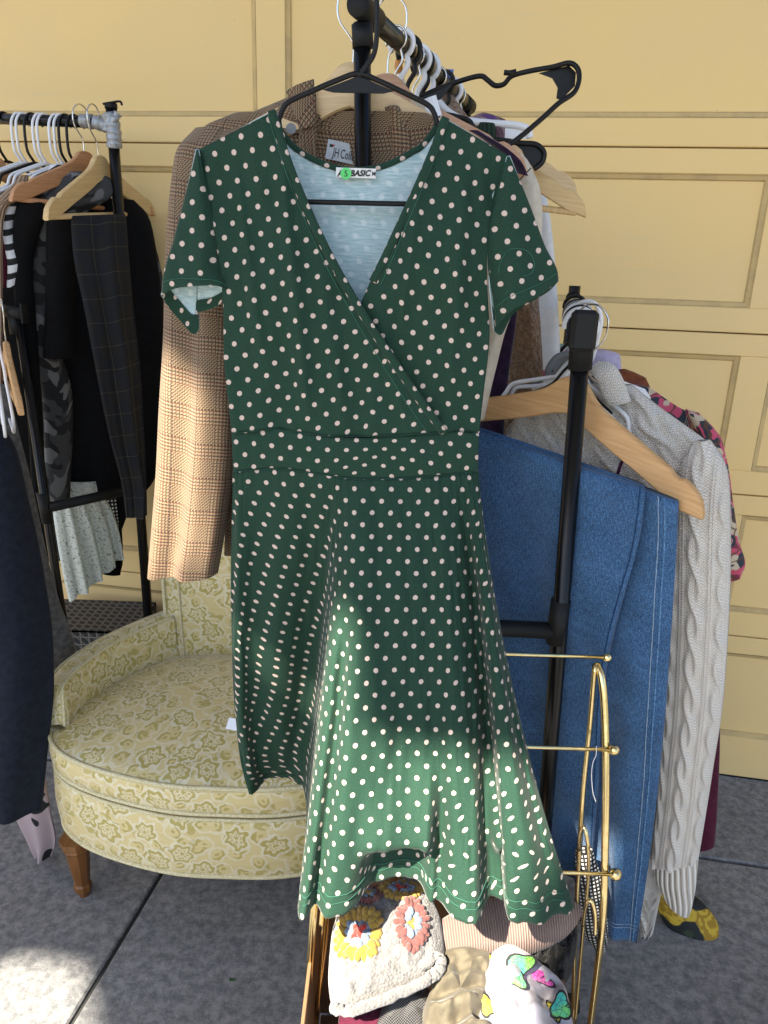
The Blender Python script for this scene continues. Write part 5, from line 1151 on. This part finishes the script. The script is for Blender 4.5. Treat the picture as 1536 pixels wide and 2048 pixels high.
# arms follow the outline from the back corner forward; wall section with a soft top
def arm(sgn):
    path = np.array([(.27, .27), (.33, .20), (.385, .115), (.418, .03), (.432, -.03), (.436, -.075), (.430, -.105)]) * (sgn, 1) - np.array([.018 * sgn, 0])
    p = cr(path, 40); tn = np.gradient(p, axis=0); tn /= np.linalg.norm(tn, axis=1, keepdims=True); nr_ = np.stack([-tn[:, 1], tn[:, 0]], 1); nr_ *= np.sign(nr_[:, :1] * sgn + 1e-9) * sgn * sgn
    nr_ = np.where((nr_[:, :1] * sgn) > 0, nr_, -nr_)
    t = np.linspace(0, 1, 40); H = .545 - .02 * t - .09 * sm(.84, 1.0, t) ** 1.5; th = .060 - .016 * sm(.5, 1, t)
    sec = [(0, .40), (-.004, .46), (0, -.020), (.006, -.006), (.35, .002), (.8, 0), (.96, -.01), (1.0, -.03), (.8, .36), (.6, .33)]
    rows = []
    for i in range(40):
        r_ = []
        for k, (a, z) in enumerate(sec):
            zz = z if k in (0, 1, 8, 9) else H[i] + z
            if k in (0, 1): zz = min(zz, H[i] - .02)
            off = a * th[i] if abs(a) > .05 else a
            r_.append((*(CC + p[i] + nr_[i] * off), zz))
        rows.append(r_)
    g_ = np.array(rows); g_ = np.array([np.vstack([r_]) for r_ in g_])
    uv = arc_uv(g_, 0); o = mesh_obj('arm', g_.reshape(-1, 3), grid_faces(40, len(sec)) + [tuple(range(len(sec))), tuple(range(39 * len(sec), 40 * len(sec)))[::-1]], MT['brocade'], ch, uv.reshape(-1, 2)[:, ::-1])
    tube('piping', g_[:, 3] + (0, 0, .002), .0042, MT['piping'], o, 8); tube('piping', g_[:, 6] + (0, 0, .003), .0042, MT['piping'], o, 8)
for s_ in (-1, 1): arm(s_)
# back rest: shaped slab, gently hollow, leaning back
bu = np.linspace(-1, 1, 40); bz_ = np.linspace(0, 1, 30)[:, None]
wid = .272 + .03 * bz_ - .05 * bz_ ** 6; X_ = bu * wid; hollow = .03 * (1 - bu ** 2) * np.ones_like(bz_)
Fr = np.stack([CC[0] + X_, CC[1] + .262 + .07 * bz_ + hollow - .045 * np.sin(math.pi * bz_) * (1 - bu ** 2), .40 + .56 * bz_ + 0 * bu - .05 * bz_ * np.abs(bu) ** 3], -1)
Bk = np.stack([CC[0] + X_, CC[1] + .36 + .07 * bz_ + .3 * hollow, .18 + .79 * bz_ + 0 * bu - .05 * bz_ * np.abs(bu) ** 3], -1)
pts = np.concatenate([Fr, Bk[:, ::-1]], 1); uvk = np.concatenate([arc_uv(Fr), arc_uv(Bk)[:, ::-1]], 1)
bk_ = mesh_obj('backrest', pts.reshape(-1, 3), grid_faces(30, 80, True) + [tuple(range(80))[::-1], tuple(range(29 * 80, 30 * 80))], MT['brocade'], ch, uvk.reshape(-1, 2))
for k in (0, 39): tube('piping', Fr[:, k] + (0, -.002, 0), .005, MT['piping'], bk_, 8)
tube('piping', Fr[:, 3] + (0, -.003, 0), .0035, MT['piping'], bk_, 8); tube('piping', Fr[:, 36] + (0, -.003, 0), .0035, MT['piping'], bk_, 8)
for sx in (-1, 1):
    for (lx_, ly_, sp) in ((.385, -.185, 1), (.27, .24, 1)):
        c = CC + (sx * lx_, ly_); prof = [(.036, .176), (.036, .160), (.031, .154), (.033, .148), (.028, .138), (.024, .09), (.018, .040), (.0215, .034), (.0215, .020), (.016, .012), (.013, .0)]
        a8 = np.linspace(0, TAU, 8, endpoint=False) + TAU / 16
        V = np.array([[(c[0] + sx * (.176 - z) * -.03 + r_ * math.cos(q), c[1] + (.176 - z) * .02 + r_ * math.sin(q), z) for q in a8] for r_, z in prof])
        mesh_obj('leg', V.reshape(-1, 3), grid_faces(len(prof), 8, True) + [tuple(range(8)), tuple(range((len(prof) - 1) * 8, len(prof) * 8))[::-1]], MT['wood_leg'], ch, V.reshape(-1, 3)[:, [2, 0]], False)
pp = thing('paper_slip', 'small folded white paper lying on the armchair cushion', 'paper', PZ(468, 1465, .447))
q = [PZ(450, 1462, .449), PZ(458, 1436, .452), PZ(500, 1445, .452), PZ(500, 1470, .449)]; q2 = [PZ(450, 1462, .4500), PZ(458, 1436, .475), PZ(500, 1442, .475), PZ(500, 1468, .452)]
mesh_obj('lower_leaf', q + [v_ - (0, 0, .0012) for v_ in q], [(0, 1, 2, 3), (7, 6, 5, 4), (0, 4, 5, 1), (1, 5, 6, 2), (2, 6, 7, 3), (3, 7, 4, 0)], MT['paper'], pp, None, False)
mesh_obj('upper_leaf', q2 + [v_ + (0, 0, .0010) for v_ in q2], [(0, 1, 2, 3), (7, 6, 5, 4), (0, 4, 5, 1), (1, 5, 6, 2), (2, 6, 7, 3), (3, 7, 4, 0)], MT['paper'], pp, None, False)

# ================================================================== LEFT RACK (double rail)
lr = thing('garment_rack', 'black garment rack with a corner joint wrapped in grey tape', 'clothes rack', P(270, 1400, 2.08) * np.array([1, 1, 0]))
pT = P(222, 214, 2.08); pB = np.array([pT[0] + .004, 2.08, .03])
tube('tall_post', [pT, pB], .0138, MT['black_tube'], lr, 18)
jr = P(220, 246, 2.08); jl = P(-140, 232, 2.24)
tube('tall_rail', [jr, jl], .0135, MT['black_tube'], lr, 16)
def tapew(pts, r, n=26):
    p = cr(P(*np.array(pts).T), n); rr = r * (1 + .10 * vnoise(np.arange(n) * .7, np.zeros(n), int(r * 9000)))
    v, f, uv = tube_data(p, rr, 16); v = v + .0012 * np.stack([vnoise(v[:, 0] * 220, v[:, 2] * 220, k) for k in (1, 2, 3)], 1)
    return mesh_obj('tape', v, f, MT['duct_tape'], lr, uv)
tapew([(163, 241, 2.10), (180, 243, 2.095), (186, 243, 2.09)], .0165); tapew([(190, 243, 2.09), (205, 248, 2.085), (222, 254, 2.075)], .0172); tapew([(216, 228, 2.075), (226, 252, 2.075), (228, 275, 2.075), (229, 296, 2.078)], .0182)
tapew([(212, 262, 2.072), (224, 246, 2.066), (236, 226, 2.068)], .010)
tube('clip', P([206, 222, 240, 244], [208, 205, 203, 210], [2.07, 2.07, 2.07, 2.07]), .0045, MT['black_matte'], lr, 8, flat=.6, smooth_n=14)
tube('post_cap', [pT + (0, 0, -.004), pT + (0, 0, .008)], .0155, MT['black_matte'], lr, 18)
q0 = P(38, 640, 1.9); q1 = P(131, 1280, 1.9); qd = (q1 - q0) / np.linalg.norm(q1 - q0); gq = lambda z: q0 + qd * ((z - q0[2]) / qd[2])
tube('low_post', [q0, gq(.03)], .0122, MT['black_tube'], lr, 16)
tube('post_sleeve', [P(27, 628, 1.9), P(33, 668, 1.9)], .0150, MT['black_matte'], lr, 16)
tube('rail_socket', [P(-4, 619, 1.93), P(47, 628, 1.88)], .0150, MT['black_matte'], lr, 16); boxo('socket_flange', P(48, 627, 1.878), .006, .03, .048, MT['black_matte'], lr, None, .002)
tube('low_rail', [P(0, 620, 1.93), P(-200, 600, 2.05)], .0125, MT['black_tube'], lr, 12)
cz = P(98, 1015, 1.9); tube('cross_bar', [cz, np.array([pB[0], 2.08, cz[2] + .01])], .0140, MT['black_matte'], lr, 12)
tube('cross_bar_sleeve', [P(84, 985, 1.9), P(96, 1045, 1.9)], .0152, MT['black_matte'], lr, 16)
a, b = gq(.03), pB; e = (b - a) / np.linalg.norm(b - a); tube('foot', [a - e * .08, b + e * .03], .016, MT['black_matte'], lr, 12)
for q in (a - e * .06, b): tube('castor', [q + (0, -.009, -.016), q + (0, .009, -.016)], .014, MT['black_matte'], lr, 12)

# hangers on it, seen nearly end on
LX = np.array([.12, .21, 0.])
def lrail(px): return jr + (jl - jr) * ((220 - px) / 360.)
for k, (px_, mt, tw_) in enumerate(((14, 'black_plastic', .05), (44, 'white_plastic', 0.), (53, 'white_plastic', .03), (70, 'black_plastic', -.02), (86, 'white_plastic', .0), (94, 'white_plastic', .04), (118, 'white_plastic', -.02), (127, 'white_plastic', .03), (136, 'black_plastic', .02), (152, 'black_plastic', -.03))):
    c = lrail(px_); i = k
    od = {0: 'furthest black', 1: 'first white', 2: 'second white', 3: 'second black', 4: 'third white', 5: 'fourth white', 6: 'fifth white', 7: 'sixth white', 8: 'third black', 9: 'fourth black'}[k]
    ca, sa = math.cos(tw_), math.sin(tw_); xd = np.array([LX[0] * ca - LX[1] * sa, LX[0] * sa + LX[1] * ca, 0])
    plastic_hanger(od + ' plastic hanger towards the taped joint on the left rack rail', c - ZU * .102, xd, mt, .98, group='plastic hangers on the left rack', web=False, mirror=-1)
wooden_hanger('reddish wooden hanger beside the blond one on the left rack', P(168, 303, 2.09), (.10, .20, 0), 'wood_red', 1.05, 0, 0, True, mirror=-1, fat=.004)
wooden_hanger('blond wooden hanger beside the taped joint holding plaid trousers', P(197, 311, 2.06), (.045, .205, .018), 'wood_blond', 1.12, 0, 0, True, mirror=-1, fat=.004)
wooden_hanger('wooden hanger at the far end of the left rack rail', P(-14, 312, 2.12), (.12, .20, 0), 'wood_red', 1.05, 0, 0, True, fat=.004)
# garments on the left rack, back to front
G1 = 'dark clothes on the left rack'
def gm(name, label, cat, rows, mat, **k): return garment(name, label, cat, rows, mat, G1, **k)
gm('black_jacket', 'black jacket deep in the left part of the left rack', 'jacket', [(380, -60, 70, 2.12, 2.14), (500, -70, 90, 2.10, 2.14), (700, -70, 110, 2.09, 2.13), (900, -60, 120, 2.08, 2.12), (1120, -40, 128, 2.08, 2.12)], 'black_soft', thick=.05, nu=24, nv=30, seed=90)
gm('black_coat', 'long black coat at the core of the left rack', 'coat', [(400, 70, 268, 2.12, 2.20), (440, 60, 300, 2.1, 2.22), (540, 50, 318, 2.08, 2.22), (660, 60, 330, 2.06, 2.22), (850, 80, 326, 2.06, 2.22), (950, 90, 312, 2.06, 2.22), (1010, 100, 262, 2.06, 2.2), (1060, 120, 240, 2.08, 2.18)], 'black_cloth', thick=.10, nu=40, nv=60, seed=91, folds=((.012, 2.2, 0, .2, .6),))
gm('camo_jumper', 'grey camouflage jumper furthest behind on the left rack', 'jumper', [(430, 250, 296, 2.27, 2.27), (470, 250, 306, 2.27, 2.27), (560, 260, 326, 2.26, 2.27), (680, 270, 338, 2.26, 2.27), (800, 270, 336, 2.26, 2.27), (900, 270, 322, 2.26, 2.27)], 'camo', thick=.03, nu=20, nv=30, seed=92)
gm('mint_skirt', 'pale mint skirt with tiny dark sprigs on the left rack', 'skirt', [(100, 960, 2.02, 196, 960, 2.10), (104, 1010, 2.01, 208, 990, 2.10), (112, 1070, 2.0, 226, 1025, 2.11), (124, 1140, 2.0, 238, 1065, 2.12), (138, 1203, 2.0, 246, 1108, 2.12)], 'mint_floral', thick=.05, nu=44, nv=50, seed=93, folds=((.012, 4.2, .1, .1, .7), (.006, 7.3, .3, .2, .8)))
gm('black_skirt', 'black skirt hem beneath the mint skirt', 'skirt', [(980, 150, 238, 2.14, 2.18), (1060, 160, 244, 2.14, 2.18), (1120, 170, 246, 2.14, 2.18), (1148, 205, 240, 2.14, 2.18)], 'black_soft', thick=.04, nu=20, nv=20, seed=94)
gm('dotted_blouse', 'black blouse hem with white pin dots on the left rack', 'blouse', [(990, 205, 232, 2.10, 2.12), (1030, 212, 236, 2.10, 2.12), (1068, 224, 238, 2.10, 2.12)], 'dot_black', thick=.02, nu=14, nv=14, seed=95)
gm('camo_sweatshirt', 'grey camouflage sweatshirt with its long sleeve hanging down', 'sweatshirt', [(345, 130, 200, 2.05, 2.08), (362, 90, 226, 2.02, 2.08), (395, 66, 222, 1.99, 2.07), (440, 54, 160, 1.97, 2.05), (560, 54, 120, 1.96, 2.03), (690, 70, 120, 1.96, 2.02), (800, 85, 145, 1.98, 2.02), (1000, 90, 140, 1.98, 2.02)], 'camo', thick=.05, nu=30, nv=70, seed=96, wr=.006)
gm('black_sweater', 'black sweater with a cropped sleeve in front of the camouflage sweatshirt', 'sweater', [(425, 96, 150, 1.95, 2.0), (470, 92, 158, 1.94, 1.99), (560, 92, 150, 1.94, 1.99), (660, 88, 148, 1.94, 1.98), (716, 86, 150, 1.94, 1.98)], 'black_soft', thick=.05, nu=24, nv=40, seed=97)
gm('plaid_trousers', 'navy windowpane plaid trousers hanging from the blond hanger', 'trousers', [(148, 432, 1.93, 246, 430, 2.02), (142, 440, 1.92, 252, 436, 2.01), (148, 520, 1.91, 258, 520, 2.0), (165, 600, 1.91, 266, 610, 2.0), (188, 720, 1.91, 280, 730, 2.0), (216, 860, 1.92, 288, 860, 2.0), (246, 970, 1.93, 293, 970, 1.99), (254, 1036, 1.94, 294, 1030, 1.98)], 'plaid_navy', thick=.04, nu=36, nv=80, seed=98, folds=((.012, 1.6, .15, .3, .4), (.006, 3.1, .4, .3, .6)))
gm('black_shirt', 'black shirt hanging at the front of the left rack', 'shirt', [(400, 40, 84, 1.93, 1.97), (430, 28, 92, 1.92, 1.96), (520, 26, 66, 1.91, 1.95), (640, 34, 72, 1.91, 1.95), (760, 52, 80, 1.91, 1.95), (1000, 66, 92, 1.92, 1.95)], 'black_soft', thick=.05, nu=20, nv=40, seed=99)
gm('striped_blouse', 'black and white striped top with a frilled sleeve', 'top', [(360, 44, 80, 1.96, 2.0), (380, 22, 62, 1.94, 1.98), (410, 8, 46, 1.92, 1.96), (450, 6, 26, 1.91, 1.94), (500, 12, 34, 1.90, 1.93), (530, 16, 44, 1.90, 1.93), (575, 14, 30, 1.90, 1.92)], 'stripe', thick=.04, nu=20, nv=40, seed=100)
gm('striped_collar', 'striped shirt collar peeking behind the white hangers', 'shirt', [(330, 100, 128, 2.05, 2.05), (345, 96, 126, 2.04, 2.05), (368, 90, 112, 2.03, 2.04)], 'stripe', thick=.02, nu=12, nv=12, seed=101, rot=.6)
gm('beige_jumper', 'beige ribbed jumper sleeve crossing the hangers', 'jumper', [(350, 40, 56, 1.95, 1.97), (372, 22, 54, 1.92, 1.95), (400, -10, 36, 1.90, 1.93), (440, -30, 8, 1.88, 1.9), (640, -30, 6, 1.87, 1.89), (900, -30, 6, 1.87, 1.89)], 'beige_rib', thick=.05, nu=24, nv=50, seed=102)
gm('burgundy_shirt', 'burgundy top between the striped and beige pieces', 'top', [(455, -6, 14, 1.93, 1.94), (500, 0, 24, 1.92, 1.94), (545, 4, 30, 1.92, 1.94), (575, 4, 20, 1.92, 1.94)], 'maroon', thick=.03, nu=14, nv=16, seed=103)
# low rail of the left rack
_a = P(12, 684, 1.76); _v = P(42, 812, 1.57) - _a + ZU * .10
wooden_hanger('wooden hanger hanging from the low rail of the left rack', _a, _v, 'wood_natural', .95, 0, 0, True, fat=.004, hook=True)
plastic_hanger('white plastic hanger in front on the low rail of the left rack', P(-14, 690, 1.72), P(8, 850, 1.54) - P(-14, 690, 1.72) + ZU * .12, 'white_plastic', .95, web=False)
plastic_hanger('white plastic hanger behind the wooden one on the left low rail', P(-2, 690, 1.80), P(30, 850, 1.60) - P(-2, 690, 1.80) + ZU * .12, 'white_plastic', .95, web=False)
gm2 = lambda *a, **k: garment(*a, 'clothes on the low rail of the left rack', **k)
gm2('grey_joggers', 'charcoal marl joggers beside the black low post', 'trousers', [(770, -60, 16, 1.75, 1.78), (850, -30, 34, 1.74, 1.77), (960, 0, 62, 1.74, 1.78), (1100, 20, 92, 1.74, 1.78), (1200, 40, 118, 1.74, 1.79), (1300, 50, 152, 1.74, 1.80), (1420, 50, 150, 1.74, 1.8)], 'grey_marl', thick=.04, nu=24, nv=40, seed=104)
gm2('navy_sweatpants', 'dark navy sweatpants hanging at the front of the left low rail', 'sweatpants', [(850, -120, 4, 1.56, 1.60), (900, -120, 34, 1.54, 1.60), (1000, -120, 58, 1.52, 1.60), (1100, -120, 80, 1.50, 1.59), (1250, -110, 104, 1.48, 1.57), (1380, -100, 108, 1.47, 1.54), (1480, -90, 98, 1.46, 1.52), (1560, -80, 90, 1.45, 1.50), (1616, -60, 84, 1.45, 1.49)], 'navy_cloth', thick=.09, nu=36, nv=60, seed=105, folds=((.012, 1.4, .2, .3, .5),))
gm2('cow_print_scarf', 'pinkish cloth with black patches below the navy sweatpants', 'cloth', [(1560, 24, 92, 1.58, 1.57), (1620, 28, 100, 1.57, 1.56), (1680, 56, 110, 1.57, 1.56), (1714, 72, 102, 1.57, 1.56)], 'cow_print', thick=.03, nu=20, nv=20, seed=106, folds=((.01, 1.5, .2, .2, .6),))
cr_ = thing('storage_crate', 'dark crate with a pale lattice pattern behind the armchair', 'crate', (-.95, 2.32, 0))
sx, sy, sz = .34, .22, .40; cx_, cy_ = -.93, 2.30
def facep(nm, a, b, c, d_):
    V = np.array([a, b, c, d_], float); L1 = np.linalg.norm(V[1] - V[0]); L2 = np.linalg.norm(V[3] - V[0]); w_ = np.cross(V[1] - V[0], V[3] - V[0]); w_ = w_ / np.linalg.norm(w_) * .008
    vs = np.vstack([V, V - w_]); uv = [(0, 0), (L1, 0), (L1, L2), (0, L2)] * 2
    mesh_obj(nm, vs, [(0, 1, 2, 3), (7, 6, 5, 4), (0, 4, 5, 1), (1, 5, 6, 2), (2, 6, 7, 3), (3, 7, 4, 0)], MT['lattice'], cr_, uv, False)
X0, X1, Y0, Y1 = cx_ - sx / 2, cx_ + sx / 2, cy_ - sy / 2 - .1, cy_ + sy / 2 - .1
facep('front_panel', (X0, Y0, 0), (X1, Y0, 0), (X1, Y0, sz), (X0, Y0, sz)); facep('lid', (X0, Y0, sz + .001), (X1, Y0, sz + .001), (X1, Y1, sz + .001), (X0, Y1, sz + .001))
facep('end_panel', (X1, Y0 + .01, 0), (X1, Y1, 0), (X1, Y1, sz - .002), (X1, Y0 + .01, sz - .002)); facep('end_panel', (X0, Y1, 0), (X0, Y0 + .01, 0), (X0, Y0 + .01, sz - .002), (X0, Y1, sz - .002))
# a scrap of leaf on the concrete
lf = PZ(464, 1959, .001); a = np.linspace(0, TAU, 12, endpoint=False)
lv = np.stack([lf[0] + .006 * np.cos(a), lf[1] + .005 * np.sin(a) * (1 + .3 * np.cos(2 * a)), .002 + .002 * np.cos(2 * a)], 1)
tag(mesh_obj('fallen_leaf', np.vstack([lv, lv - (0, 0, .0012)]), [tuple(range(12)), tuple(range(12, 24))[::-1]] + [(i, 12 + i, 12 + (i + 1) % 12, (i + 1) % 12) for i in range(12)], MT['leaf_green'], None, None, False), 'tiny dark green leaf scrap lying on the concrete', 'leaf')
